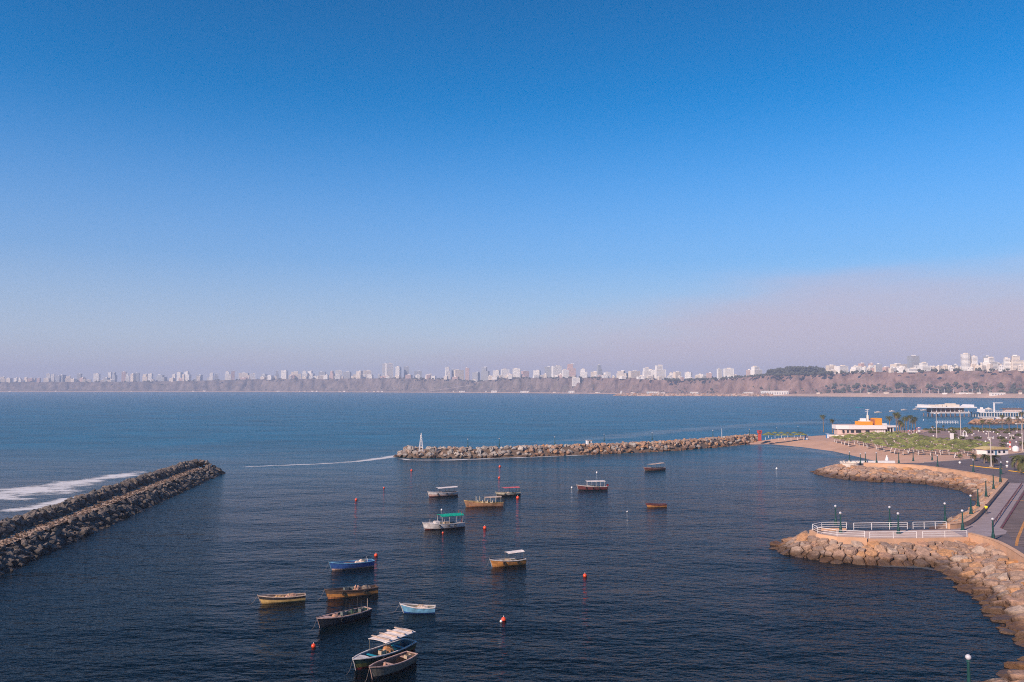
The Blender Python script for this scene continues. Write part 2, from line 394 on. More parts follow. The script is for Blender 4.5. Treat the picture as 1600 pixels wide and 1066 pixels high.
m_deck = M('pier_deck', (0.52, 0.37, 0.31), .9, .15, .7, .1)
MB().prism([(71.0, 126.7), (62, 125.95), (54.5, 125.7), (51, 126.5), (49.5, 128.6), (49.5, 130.9), (51, 132.2), (55, 132.2), (72.4, 133.9)], PZ - .05, PZ + .012).build('pier_deck', m_deck, kind='structure')
def sea_wall(line, side, label, z0=1.6, z1=3.3, th=0.55):
    line = [Vector(p) for p in line]
    o = Vector((line[0].x, line[0].y, 0))
    root = empty('sea_wall', o, 0, label, 'wall')
    inner = off(line, th / 2); outer = off(line, -th / 2)
    V = []; F = []
    n = len(line)
    for i in range(n):
        for q, z in ((outer[i], z0), (outer[i], z1), (inner[i], z1), (inner[i], z0)): V.append((q.x, q.y, z))
    for i in range(n - 1):
        for j in range(3): a = i * 4 + j; F.append((a, a + 1, a + 5, a + 4))
    F.append((0, 3, 2, 1)); b = (n - 1) * 4; F.append((b, b + 1, b + 2, b + 3))
    MB().add(V, F).build('wall_body', m_plaster, root, o)
    inner = off(line, th / 2 + 0.06); outer = off(line, -th / 2 - 0.06); V = []; F = []
    for i in range(n):
        for q, z in ((outer[i], z1 + 0.003), (outer[i], z1 + 0.1), (inner[i], z1 + 0.1), (inner[i], z1 + 0.003)): V.append((q.x, q.y, z))
    for i in range(n - 1):
        for j in range(4): a = i * 4 + j; c = i * 4 + (j + 1) % 4; F.append((a, c, c + 4, a + 4))
    F.append((0, 3, 2, 1)); F.append((b, b + 1, b + 2, b + 3))
    MB().add(V, F).build('coping', m_plaster, root, o)
    return root
sea_wall(wall_near, 1, 'curving orange plaster sea wall above the boulder slope beside the railed pier')
sea_wall(wall_diag, 1, 'straight orange sea wall along the pavement with a shaded inner side')
sea_wall(wall_second, 1, 'long orange sea wall above the curved rocky cove')

# near pier kerb and railings
def kerb_line(name, pts, w_, z0, z1, mat, label, cat):
    pts = [Vector(p) for p in pts]; o = Vector((pts[0].x, pts[0].y, 0))
    V = []; F = []
    a = off(pts, w_ / 2); b = off(pts, -w_ / 2); n = len(pts)
    for i in range(n):
        for q, z in ((b[i], z0), (b[i], z1), (a[i], z1), (a[i], z0)): V.append((q.x, q.y, z))
    for i in range(n - 1):
        for j in range(4): s_ = i * 4 + j; c = i * 4 + (j + 1) % 4; F.append((s_, c, c + 4, s_ + 4))
    F.append((0, 3, 2, 1)); e = (n - 1) * 4; F.append((e, e + 1, e + 2, e + 3))
    return MB().add(V, F).build(name, mat, None, o, o, label=label, cat=cat)
kerb_line('pier_parapet', [(71.0, 126.0), (62, 125.05), (54.9, 124.75)], 0.5, 1.4, 2.75, m_plaster, 'low tan concrete edge along the front of the railed pier', 'wall')
kerb_line('pier_parapet', [(54.6, 124.72), (50.4, 125.65), (48.35, 128.2), (48.5, 131.3), (50.7, 133.15), (54.9, 133.15)], 0.5, 1.4, 2.9, m_plaster, 'rounded tan concrete edge round the tip of the railed pier', 'wall')

def railing(pts, label, step=2.9, h=1.02, z=PZ + 0.2):
    pts = [Vector(p) for p in pts]; o = Vector((pts[0].x, pts[0].y, z))
    root = empty('railing', o, 0, label, 'railing', 'white railings of the pier')
    d = dens([tuple(p) for p in pts], step)
    for p in d:
        MB().tube([(p.x, p.y, z - 0.1), (p.x, p.y, z + h)], 0.045, 6).build('post', m_white, root, o)
    for k, r in ((1.0, 0.042), (0.66, 0.028), (0.33, 0.028)):
        MB().tube([(p.x, p.y, z + h * k) for p in d], r, 6).build('rail', m_white, root, o)
railing([(55.0, 133.1), (50.9, 133.0), (48.7, 131.2), (48.5, 128.4), (50.5, 125.8), (54.4, 124.9)], 'white pipe railing curving round the outer end of the pier', 2.3, z=PZ + 0.35)
railing([(56.2, 133.1), (65.4, 133.9)], 'white pipe railing on the cove side of the pier, outer stretch')
railing([(66.4, 134.0), (72.2, 134.55)], 'white pipe railing on the cove side of the pier ending at the orange wall', 1.9)
railing([(55.2, 124.95), (62.6, 125.3)], 'white pipe railing on the boulder side of the pier, outer stretch')
railing([(63.6, 125.4), (70.9, 126.2)], 'white pipe railing on the boulder side of the pier ending at the curved wall')

# ------------------------------------------------------------------ stones fitted on the slopes
def inside(poly, x, y):
    c = False; n = len(poly); j = n - 1
    for i in range(n):
        xi, yi = poly[i][0], poly[i][1]; xj, yj = poly[j][0], poly[j][1]
        if (yi > y) != (yj > y) and x < (xj - xi) * (y - yi) / (yj - yi) + xi: c = not c
        j = i
    return c
def segdist(line):
    a = np.array([(p[0], p[1]) for p in line[:-1]]); b = np.array([(p[0], p[1]) for p in line[1:]]); d = b - a; L2 = (d ** 2).sum(1) + 1e-9
    def f(x, y):
        p = np.array((x, y)); t = np.clip(((p - a) * d).sum(1) / L2, 0, 1)
        return math.sqrt((((a + d * t[:, None]) - p) ** 2).sum(1).min())
    return f
def revetment(A, B, label, zA, zB, rmin, rmax, seed, name='rock_slope', cap=300):
    rnd = random.Random(seed)
    A = smooth_line(A, 1); B = smooth_line(B, 1)
    poly = [tuple(p) for p in A] + [tuple(p) for p in reversed(B)]
    dA, dB = segdist(A), segdist(B)
    def zf(x, y):
        a, b = dA(x, y), dB(x, y); t = a / (a + b + 1e-6)
        return zA * (1 - t) + zB * t + 0.5 * math.sin(math.pi * t) * 0.5 + 0.22 * mn.noise(Vector((x * 0.35, y * 0.35, seed)))
    o = Vector((A[0].x, A[0].y, 0))
    root = empty(name, o, 0, label, 'breakwater')
    # rubble core under the stones
    n = 40; V = []; F = []
    def samp(L, t):
        k = t * (len(L) - 1); i = min(int(k), len(L) - 2); return L[i].lerp(L[i + 1], k - i)
    for i in range(n + 1):
        a, b = samp(A, i / n), samp(B, i / n)
        for j in range(7):
            p = a.lerp(b, j / 6); V.append((p.x, p.y, zf(p.x, p.y) - 0.5 if 0 < j < 6 else (zA - 0.3 if j == 0 else zB - 0.6)))
    for i in range(n):
        for j in range(6): k = i * 7 + j; F.append((k, k + 1, k + 8, k + 7))
    MB().add(V, F).build('rubble_core', m_core, root, o)
    xs = [p[0] for p in poly]; ys = [p[1] for p in poly]
    C = np.zeros((0, 3)); tries = 0
    for rr, T in ((rmax, 900), ((rmax * 0.65 + rmin * 0.35), 2500), ((rmax * 0.35 + rmin * 0.65), 4500), (rmin, 7000)):
        for _ in range(T):
            x = rnd.uniform(min(xs), max(xs)); y = rnd.uniform(min(ys), max(ys))
            r = rr * rnd.uniform(0.9, 1.15)
            if len(C) and (np.hypot(C[:, 0] - x, C[:, 1] - y) < (C[:, 2] + r) * 0.86).any(): continue
            if not inside(poly, x, y): continue
            C = np.vstack([C, (x, y, r)])
    order = np.argsort(C[:, 1]); C = C[order]
    rest = MB(); cnt = 0
    for i in range(len(C)):
        x, y, r = C[i]
        dd = np.hypot(C[:, 0] - x, C[:, 1] - y); nb = np.where((dd < r * 2 + 2 * rmax) & (dd > 1e-6))[0]
        cell = [(x + 1.55 * r * math.cos(k * math.pi / 5 + i), y + 1.25 * r * math.sin(k * math.pi / 5 + i)) for k in range(10)]
        for j in nb:
            xj, yj, rj = C[j]; d = dd[j]; ux, uy = (xj - x) / d, (yj - y) / d
            m_ = (d * d + r * r - rj * rj) / (2 * d) - 0.055
            new = []
            for q in range(len(cell)):
                p0, p1 = cell[q], cell[(q + 1) % len(cell)]
                s0 = (p0[0] - x) * ux + (p0[1] - y) * uy - m_; s1 = (p1[0] - x) * ux + (p1[1] - y) * uy - m_
                if s0 <= 0: new.append(p0)
                if s0 * s1 < 0:
                    t = s0 / (s0 - s1); new.append((p0[0] + (p1[0] - p0[0]) * t, p0[1] + (p1[1] - p0[1]) * t))
            cell = new
            if len(cell) < 3: break
        if len(cell) < 3: continue
        # drop slivers
        cc = [cell[0]]
        for p in cell[1:]:
            if math.hypot(p[0] - cc[-1][0], p[1] - cc[-1][1]) > 0.16 * r: cc.append(p)
        if len(cc) < 3: continue
        cell = cc; k = len(cell)
        z0 = zf(x, y); e = 0.25
        nx = -(zf(x + e, y) - zf(x - e, y)) / (2 * e); ny = -(zf(x, y + e) - zf(x, y - e)) / (2 * e)
        N = Vector((nx, ny, 1)).normalized()
        up = r * rnd.uniform(0.28, 0.55); tilt = Vector((rnd.uniform(-.3, .3), rnd.uniform(-.3, .3)))
        V = []
        for ring, (sc, h) in enumerate(((0.92, -0.45 - 0.3 * r), (0.985, 0.02), (0.90, up * 0.78), (0.66, up))):
            for p in cell:
                lx, ly = (p[0] - x), (p[1] - y)
                j_ = rnd.uniform(0.93, 1.07) if ring > 1 else 1
                qx, qy = lx * sc * j_, ly * sc * j_
                zz = -(nx * qx + ny * qy)
                hh = h + (tilt.x * qx + tilt.y * qy if ring > 1 else 0) + (rnd.uniform(-.07, .07) * r if ring > 1 else 0)
                V.append(Vector((x + qx, y + qy, z0 + zz)) + N * hh)
        F = []
        for q in range(3):
            for t in range(k): F.append((q * k + t, q * k + (t + 1) % k, (q + 1) * k + (t + 1) % k, (q + 1) * k + t))
        F.append(tuple(3 * k + t for t in range(k)))
        if cnt < cap:
            c3 = (x, y, z0)
            MB().add(V, F).build('rock', m_rock, root, c3, Vector(c3) - o); cnt += 1
        else: rest.add(V, F)
    if rest.v: tag(rest.build('rocks', m_rock_i, root, o), kind='stuff')
    return root
revetment([(55, 133.2), (50.4, 133.4), (48.0, 131.3), (48.0, 127.9), (50.3, 125.2), (54.5, 124.4), (62, 124.7), (70.9, 125.7)],
          [(54, 136), (46.5, 137), (42.2, 132), (42.6, 126.5), (47, 120.8), (52, 119.2), (57, 118.5), (60.8, 118.4)],
          'tan boulder slope round the railed pier', 1.95, -0.15, 0.28, 0.93, 3)
revetment([(70.9, 125.7), (71.3, 121), (69.8, 114.6), (67.2, 106.6), (65, 95.2), (61, 80.4), (55, 71.6), (47, 66), (32, 62)],
          [(60.8, 118.4), (60, 112), (58.6, 107.5), (56.6, 98.6), (53.8, 90.4), (51.2, 80.4), (47.2, 76), (41.6, 71.5), (32, 65.5)],
          'wide reddish boulder slope below the curving sea wall', 1.95, -0.15, 0.26, 1.02, 7)
revetment([(103, 251), (100, 247.8), (100.3, 244.6), (103, 242.8), (106, 242.2), (113.6, 239.4), (119.7, 234), (121.7, 218.6), (122.2, 208), (121.6, 200.2), (110, 184), (98.2, 167.8), (83.4, 147), (76.6, 138.6), (72.8, 135.4)],
          [(96.5, 253), (91.5, 247), (91.2, 240), (92.4, 233), (97, 223), (108, 221.5), (112, 215), (113.4, 207), (112.5, 200), (111, 195.5), (103.5, 178.5), (92.5, 164.5), (80.5, 152.5), (74.3, 142.8), (69, 136)],
          'tan boulder slope curving round the little cove', 1.95, -0.15, 0.42, 1.1, 9)

# ------------------------------------------------------------------ tumbled boulders
def hull_rock(seed, flat=0.75, npt=15):
    rn = random.Random(seed); bm = bmesh.new()
    for _ in range(npt):
        v = Vector((rn.gauss(0, 1), rn.gauss(0, 1), rn.gauss(0, 1))).normalized() * rn.uniform(0.8, 1.1)
        bm.verts.new((v.x * rn.uniform(.85, 1.1), v.y, v.z * flat))
    bmesh.ops.convex_hull(bm, input=bm.verts)
    bmesh.ops.delete(bm, geom=[v for v in bm.verts if not v.link_faces], context='VERTS')
    V = [v.co.copy() for v in bm.verts]; bm.verts.index_update(); F = [[v.index for v in f.verts] for f in bm.faces]; bm.free(); return V, F
HULLS = [hull_rock(100 + i) for i in range(12)]
def rock_meshes(mat, tagname):
    out = []
    for V, F in HULLS: out.append(MB().add(V, F).mesh('boulder_' + tagname, mat))
    return out
def boulder_xf(p, s, rn):
    e = Matrix.Rotation(rn.uniform(0, 6.28), 3, 'Z') @ Matrix.Rotation(rn.uniform(-.6, .6), 3, 'X')
    return lambda v: p + e @ (v * s), e
def cross_section_breakwater(axis, prof, mats, label, seed, size, cap, mats_i, trk=None):
    """axis: list of (x, y); prof: list of (offset to the right of the axis, z, spacing or 0)"""
    rn = random.Random(seed); ax = dens(axis, 2.0); o = Vector((ax[0].x, ax[0].y, 0))
    root = empty('breakwater', o, 0, label, 'breakwater')
    # core
    V = []; F = []; n = len(prof)
    nr = []
    for i, p in enumerate(ax):
        t = (ax[min(i + 1, len(ax) - 1)] - ax[max(i - 1, 0)]).normalized(); nr.append(Vector((t.y, -t.x)))
    for p, q in zip(ax, nr):
        for of, z in prof: V.append((p.x + q.x * of, p.y + q.y * of, z - 0.45))
    for i in range(len(ax) - 1):
        for j in range(n - 1): a = i * n + j; F.append((a, a + n, a + n + 1, a + 1))
    F.append(tuple(range(n))); F.append(tuple((len(ax) - 1) * n + j for j in reversed(range(n))))
    MB().add(V, F).build('rubble_core', mats[1], root, o)
    items = []
    L = (len(ax) - 1) * 2.0
    for j in range(n - 1):
        (o0, z0), (o1, z1) = prof[j], prof[j + 1]
        if trk and j in trk: continue
        wd = math.hypot(o1 - o0, z1 - z0)
        cnt = int(L * wd / (size * size) * 1.15) + 1
        for _ in range(cnt):
            u = rn.uniform(0, len(ax) - 1.001); i = int(u); p = ax[i].lerp(ax[i + 1], u - i); q = nr[i]
            t = rn.uniform(0, 1); of = o0 + (o1 - o0) * t
            s_ = size * rn.uniform(0.42, 0.85)
            items.append((Vector((p.x + q.x * of, p.y + q.y * of, z0 + (z1 - z0) * t - 0.25 * s_ + rn.uniform(-.1, .25))), s_))
    # rounded end: boulders over the tip
    e = ax[-1]; t = (ax[-1] - ax[-2]).normalized(); q = nr[-1]
    omin, omax = prof[0][0], prof[-1][0]; mid = (omin + omax) / 2; hw = (omax - omin) / 2; zt = max(z for _, z in prof)
    for _ in range(int(hw * hw * 1.5 / (size * size) * 1.8)):
        a = rn.uniform(-math.pi / 2, math.pi / 2); rr = math.sqrt(rn.uniform(0, 1))
        c = Vector((e.x, e.y)) + q * (mid + hw * rr * math.sin(a)) + t * (hw * 0.9 * rr * math.cos(a))
        s_ = size * rn.uniform(0.45, 0.9)
        items.append((Vector((c.x, c.y, (zt + 0.2) * (1 - rr ** 1.7) - 0.3 * s_ + 0.1)), s_))
    ms = rock_meshes(mats[0], label.split()[0]); rest = {}
    items.sort(key=lambda it: it[0].y)
    vis = [it for it in items if it[0].y > 20]
    for idx, (p, s_) in enumerate(vis):
        xf, e_ = boulder_xf(p, s_, rn); k = rn.randrange(len(HULLS))
        if idx < cap:
            ob = place(None, 'rock', ms[k], root, p - o); ob.rotation_euler = e_.to_euler(); ob.scale = (s_,) * 3
        else:
            key = mats_i(p); rest.setdefault(key.name, (key, MB()))[1].add([xf(v) for v in HULLS[k][0]], HULLS[k][1])
    for key, mb in rest.values(): tag(mb.build('rocks', key, root, o), kind='stuff')
    return root, ax, nr, o
# left breakwater
lroot, lax, lnr, lo = cross_section_breakwater([(-64.5, 62), (-70.6, 110), (-87.3, 243)],
    [(-15.5, -0.4), (-10.8, 3.7), (-8.6, 3.9), (-7.6, 2.3), (-3.9, 2.35), (0.3, -0.4)],
    (m_rockd, m_cored), 'dark boulder breakwater with a gravel track along its crest', 21, 1.2, 300, lambda p: m_rockd_i, trk=(3,))
V = []; F = []
for i, (p, q) in enumerate(zip(lax[:-3], lnr)):
    for j in range(5):
        of = -7.5 + 3.6 * j / 4; V.append((p.x + q.x * of, p.y + q.y * of, 2.38 + 0.16 * mn.noise(Vector((p.x + of, p.y * .6, 0)))))
for i in range(len(lax) - 4):
    for j in range(4): a = i * 5 + j; F.append((a, a + 5, a + 6, a + 1))
MB().add(V, F).build('gravel_track', m_track, lroot, lo)
mb = MB(); rn = random.Random(4)
for _ in range(2600):
    u = rn.uniform(0, len(lax) - 4); i = int(u); p = lax[i].lerp(lax[i + 1], u - i); of = rn.uniform(-7.6, -3.7); s_ = rn.uniform(0.07, 0.26)
    xf, _e = boulder_xf(Vector((p.x + lnr[i].x * of, p.y + lnr[i].y * of, 2.42)), s_, rn); k = rn.randrange(12); mb.add([xf(v) for v in HULLS[k][0]], HULLS[k][1])
tag(mb.build('gravel', rock_mat('track_stones', [(0.42, 0.28, 0.2), (0.5, 0.35, 0.26), (0.33, 0.2, 0.12)], True, tide=-3), lroot, lo), kind='stuff')
# far jetty
fr = [(-38.5, 303), (-20, 300), (2, 305), (24, 314), (48, 325), (66, 335), (84, 351), (104, 371), (116, 383)]
cross_section_breakwater(list(reversed(fr)), [(7.2, -0.4), (3.2, 3.2), (-1.2, 3.4), (-5.2, -0.4)][::-1],
    (m_rockb_i, m_core), 'long pale boulder jetty ending at the white lattice beacon', 31, 1.7, 0,
    lambda p: m_rockg_i if p.x < 10 + 8 * math.sin(p.x * 3.1) else m_rockb_i)

# ------------------------------------------------------------------ sand, far lot
shore = [(104, 371), (109, 367), (119, 369), (126.5, 351), (131, 327), (129.5, 300), (128, 275), (123, 251)]
sandpoly = shore + [(127, 240), (190, 270), (300, 320), (445, 360), (445, 488), (380, 484), (305, 477), (243, 476), (210, 457), (174.6, 431), (140, 405), (123, 395)]
sd = segdist(sandpoly + [sandpoly[0]])
nx_, ny_ = 130, 100; gx = np.linspace(92, 442, nx_); gy = np.linspace(242, 490, ny_)
V = []; keep = {}; F = []
for j, y in enumerate(gy):
    for i, x in enumerate(gx):
        d = sd(x, y); d = d if inside(sandpoly, x, y) else -d
        keep[(i, j)] = d
        V.append((x, y, max(-1.0, min(2.3, 0.17 * d - 0.02)) + (0.06 * mn.noise(Vector((x * .2, y * .2, 0))) if d > 5 else 0)))
for j in range(ny_ - 1):
    for i in range(nx_ - 1):
        if max(keep[(i, j)], keep[(i + 1, j)], keep[(i, j + 1)], keep[(i + 1, j + 1)]) > -6:
            a = j * nx_ + i; F.append((a, a + 1, a + nx_ + 1, a + nx_))
MB().add(V, F).build('beach', m_sand, kind='structure', smooth=True)
farlot = [(189, 357), (197, 392), (228, 440), (284, 446), (440, 450), (440, 372), (300, 352), (205, 306), (193, 321)]
MB().prism(farlot, 2.0, 2.44).build('beach_parking_lot', m_farlot, kind='structure')
def strip(name, pts, w_, z, mat, h=0.004, label=None, cat=None, kind=None):
    pts = [Vector(p).to_2d() for p in pts]; a = off(pts, w_ / 2); b = off(pts, -w_ / 2)
    return MB().prism([tuple(p) for p in a] + [tuple(p) for p in reversed(b)], z, z + h).build(name, mat, label=label, cat=cat, kind=kind)
def gp(l, z=PZ): return [tuple(G(p[0], p[1], z).xy) for p in l]
# kerbs and painted lines
for l, lab in (([(1517, 728), (1540, 731), (1566, 733)], 'yellow painted kerb of the palm-planted traffic island'), ([(1577, 736), (1600, 739), (1640, 744)], 'yellow painted kerb beside the dark hedge')):
    strip('yellow_kerb', gp(l), 0.5, PZ + 0.001, m_yellow, 0.16, lab, 'kerb')
for l, wd in (([(1571, 781.5), (1640, 783)], 0.55), ([(1588, 853), (1590, 842), (1597, 825), (1603, 812), (1606, 800)], 0.4)):
    strip('line_marking', gp(l), wd, PZ + 0.008, m_orangeline, 0.004, kind='structure')
for l in ([(1465, 678.5), (1490, 679.5)], [(1520, 683.5), (1548, 685.5), (1566, 686)], [(1568, 689), (1582, 689)], [(1497, 682), (1548, 684)], [(1560, 676), (1600, 677)], [(1505, 673.5), (1600, 673)]):
    strip('line_marking', gp(l, 2.44), 0.6, 2.444, m_orangeline, 0.004, kind='structure')
strip('kerb', road_edge[:4], 0.35, PZ + 0.002, m_conc, 0.14, 'pale kerb between the beach sand and the road', 'kerb')
# low red pipe barrier beside the pavement
bar0, bar1 = Vector((80.6, 135.9, PZ)), Vector((122.6, 194.0, PZ))
br = empty('pipe_barrier', bar0, 0, 'low dark red pipe barrier between pavement and parking lot', 'barrier')
for k in range(29):
    p = bar0.lerp(bar1, k / 28); MB().tube([p, p + Vector((0, 0, 0.62))], 0.05, 5).build('post', m_redrail, br, bar0)
MB().tube([bar0 + Vector((0, 0, 0.62)), bar1 + Vector((0, 0, 0.62))], 0.085, 6).build('rail', m_redrail, br, bar0)
strip('kerb', [(bar0.x + 1.1, bar0.y - 0.8), (bar1.x + 1.1, bar1.y - 0.8)], 0.25, PZ + 0.005, m_redrail, 0.13, 'dark red strip drawn as the shadow line beside the pipe barrier', 'kerb')  # added strip: the barrier's cast shadow drawn as a raised dark red line

# ------------------------------------------------------------------ lamps
def make_lamp(globe=True, h=3.05):
    root = empty('lamp_post', (0, 0, 0))
    MB().lathe([(0.36, 0), (0.36, 0.15), (0.27, 0.25), (0.23, 0.85), (0.16, 1.15)], 8).build('pedestal', m_greenp, root)
    MB().lathe([(0.145, 1.1), (0.10, h - 0.35), (0.085, h - 0.2), (0.17, h - 0.16), (0.14, h - 0.05)], 8).build('post', m_greenp, root)
    if globe:
        MB().lathe([(0.05, 0), (0.14, 0.05), (0.205, 0.15), (0.215, 0.22), (0.18, 0.33), (0.10, 0.40), (0.02, 0.43)], 12).build('globe', m_globe, root, loc=(0, 0, h - 0.06), smooth=True)
    return root
lamp_a = make_lamp(True); lamp_b = make_lamp(False, 3.4)
used = {}
def lamp(px, py, z, label, proto=lamp_a, group='green lamp posts along the promenade', sc=1.0):
    o = proto if proto.name not in used else copy_tree(proto)
    used[proto.name] = 1
    p = G(px, py, z); o.location = p; o.scale = (sc,) * 3; tag(o, label, 'lamp post', group); return o
PL = PZ + 0.008
lamp(1306, 820.5, PL, 'green globe lamp post on the cove side of the pier, next to its rounded end')
lamp(1313.7, 833, PL, 'green globe lamp post on the boulder side of the pier, next to its rounded end')
lamp(1390.6, 822.5, PL, 'green globe lamp post halfway along the cove side of the pier')
lamp(1404, 834, PL, 'green globe lamp post halfway along the boulder side of the pier')
lamp(1477, 816, PL, 'green globe lamp post where the pier railing meets the orange wall')
lamp(1504.4, 829, PL, 'green globe lamp post at the end of the curving sea wall by the pier')
lamp(1552, 844, PL, 'green globe lamp post inside the curving sea wall on the parking side')
lamp(1517.4, 803, 3.4, 'green globe lamp post standing on the bend of the orange wall')
DG = 'green lamp post standing along the straight orange sea wall'
for x, y in ((1528.5, 791), (1541, 776), (1552.5, 764.5), (1563, 753)): lamp(x, y, 2.5, DG, lamp_b, 'lamp posts along the straight sea wall')
lamp(1564.5, 741, PL, 'green globe lamp post at the far corner of the orange sea walls')
for x, y in ((1521, 737), (1465, 729), ): lamp(x, y, PL, 'green globe lamp post on the road behind the cove wall', lamp_a, 'lamp posts behind the cove wall')
for x, y in ((1456.6, 719.5), (1427, 720.5), (1404.5, 724)): lamp(x, y, 2.45, 'plain green post at the edge of the beach sand', lamp_b, 'posts at the edge of the sand')
for x, y in ((1369.5, 724), (1352.5, 724.5), (1344.6, 726), (1327.5, 722.5)): lamp(x, y, PL, 'green globe lamp post on the small second pier beside the white round wall', lamp_a, 'lamps on the second pier')
lamp(1515, 1095, PZ, 'large green globe lamp post above the near boulders')
for k, (x, y) in enumerate(((731, 699), (780, 698), (867, 695), (944, 690), (1019, 687.5), (1114, 683.5), (1171, 681), (1214, 678), (1247, 676))):
    lamp(x, y, 3.3 if x < 1180 else 2.3, 'small globe lamp post along the boulder jetty', lamp_a, 'lamp posts along the jetty', 0.95)

# white round head and folded umbrella of the second pier
hp = Vector((103.2, 246.2, 0)); m_cream0 = M('cream_parapet', (0.62, 0.52, 0.45), .85, .12, .8)
hr = empty('lookout_platform', hp, 0, 'round white parapet at the tip of the small second pier', 'wall')
MB().lathe([(2.7, 1.3), (2.75, 2.95), (2.9, 3.0), (2.9, 3.15), (2.4, 3.15), (2.4, 2.6)], 20, hp).build('parapet', m_cream0, hr, hp)
for k in range(10):
    a = k * 2 * math.pi / 10; MB().box((hp.x + 2.62 * math.cos(a), hp.y + 2.62 * math.sin(a), 3.3), (0.4, 0.4, 0.3), a).build('merlon', m_cream0, hr, hp)
sp_ = G(1386, 723, PL); st = empty('white_statue', sp_, 0, 'slim white figure monument on the small second pier', 'statue')
MB().box(sp_ + Vector((0, 0, 0.25)), (1.1, 1.1, 0.5)).build('plinth', m_white, st, sp_)
MB().lathe([(0.55, 0.5), (0.6, 0.8), (0.42, 1.4), (0.3, 1.75), (0.16, 1.85), (0.2, 2.0), (0.17, 2.2), (0.04, 2.3)], 10, sp_).build('figure', m_white, st, sp_, smooth=True)
strip('balustrade', [(105.5, 250.1), (119, 250.4)], 0.3, PZ + 0.01, m_white, 0.75, 'white balustrade along the beach side of the small second pier', 'wall')

# ------------------------------------------------------------------ person
def skin_obj(name, V, E, Rr, mat, parent, sub=1):
    me = bpy.data.meshes.new(name); me.from_pydata(V, E, []); ob = place(None, name, me, parent); me.materials.append(mat)
    md = ob.modifiers.new('skin', 'SKIN'); md.use_smooth_shade = True
    for i, r in enumerate(Rr): me.skin_vertices[0].data[i].radius = (r, r)
    me.skin_vertices[0].data[0].use_root = True
    ob.modifiers.new('sub', 'SUBSURF').levels = sub; ob.modifiers['sub'].render_levels = sub
    return ob
m_skin = M('skin', (0.28, 0.15, 0.09), 0.6, 0.1); m_hivis = M('yellow_shirt', (0.75, 0.62, 0.02), 0.7, 0.1); m_trou = M('dark_trousers', (0.02, 0.025, 0.035), 0.8, 0.2); m_hair = M('dark_hair', (0.015, 0.012, 0.01), 0.7)
pp = G(1541, 803, PL); pr = empty('person', pp, R(-35), 'person in a bright yellow shirt and dark trousers walking beside the orange wall', 'person')
SK = [(0, 0, .95), (0, 0, 1.2), (0, 0, 1.42), (0, .02, 1.5), (0, .04, 1.62), (0, .03, 1.72), (.19, 0, 1.40), (.25, -.06, 1.12), (.24, .08, .88), (-.19, 0, 1.40), (-.25, .06, 1.12), (-.24, .18, .9), (.1, 0, .9), (.12, .14, .5), (.12, .1, .08), (.12, .26, .04), (-.1, 0, .9), (-.12, -.02, .5), (-.12, -.25, .12), (-.12, -.12, .04)]
skin_obj('body', SK, [(0, 1), (1, 2), (2, 3), (3, 4), (4, 5), (2, 6), (6, 7), (7, 8), (2, 9), (9, 10), (10, 11), (0, 12), (12, 13), (13, 14), (14, 15), (0, 16), (16, 17), (17, 18), (18, 19)], [.14, .14, .13, .06, .1, .085, .06, .045, .04, .06, .045, .04, .08, .058, .045, .035, .08, .058, .045, .035], m_skin, pr)
skin_obj('shirt', [(0, 0, .9), (0, 0, 1.2), (0, 0, 1.4), (.19, 0, 1.39), (.25, -.05, 1.15), (-.19, 0, 1.39), (-.25, .05, 1.15)], [(0, 1), (1, 2), (2, 3), (3, 4), (2, 5), (5, 6)], [.2, .19, .18, .1, .08, .1, .08], m_hivis, pr)
skin_obj('trousers', [(0, 0, .95), (.1, 0, .85), (.12, .14, .5), (.12, .1, .1), (-.1, 0, .85), (-.12, -.02, .5), (-.12, -.24, .14)], [(0, 1), (1, 2), (2, 3), (0, 4), (4, 5), (5, 6)], [.16, .11, .085, .07, .11, .085, .07], m_trou, pr)
MB().lathe([(0.09, 0), (.125, .06), (.12, .12), (.07, .17), (.01, .19)], 10, (0, .01, 1.63)).build('hair', m_hair, pr, smooth=True)

# ------------------------------------------------------------------ beach umbrellas
m_thatch = M('thatch', (0.165, 0.165, 0.045), 0.95, 0.4, 2.5, 0.8, rnd=0.4)
def make_umb(seed):
    rn = random.Random(seed); root = empty('beach_umbrella', (0, 0, 0))
    MB().tube([(0, 0, -0.2), (0, 0, 2.45)], [0.09, 0.06], 6).build('pole', m_white, root)
    V = [(0, 0, 2.75)]; F = []; n = 18
    for ring, (r, z) in enumerate(((0.65, 2.5), (1.15, 2.24), (1.5, 2.0))):
        for k in range(n):
            a = 2 * math.pi * k / n; q = rn.uniform(.93, 1.07) if ring else 1
            V.append((r * q * math.cos(a), r * q * math.sin(a), z + (rn.uniform(-.1, .06) if ring else 0)))
    for k in range(n): F.append((0, 1 + k, 1 + (k + 1) % n))
    for ring in range(2):
        for k in range(n): a = 1 + ring * n; F.append((a + k, a + n + k, a + n + (k + 1) % n, a + (k + 1) % n))
    b = len(V); V.append((0, 0, 2.3))
    for k in range(n): F.append((b, 1 + 2 * n + (k + 1) % n, 1 + 2 * n + k))
    mb = MB().add(V, F)
    for k in range(54):      # ragged fringe of straw
        a = rn.uniform(0, 6.28); r = rn.uniform(.9, 1.5); z = 2.03 + (1.5 - r) * 0.7
        c, s_ = math.cos(a), math.sin(a); L = rn.uniform(.2, .38); wd = .07
        mb.add([(r * c - s_ * wd, r * s_ + c * wd, z + .06), (r * c + s_ * wd, r * s_ - c * wd, z + .06), ((r + L) * c, (r + L) * s_, z - L * .75 + .05)], [(0, 1, 2)])
    mb.build('canopy', m_thatch, root); return root
umbs = [make_umb(i) for i in range(3)]
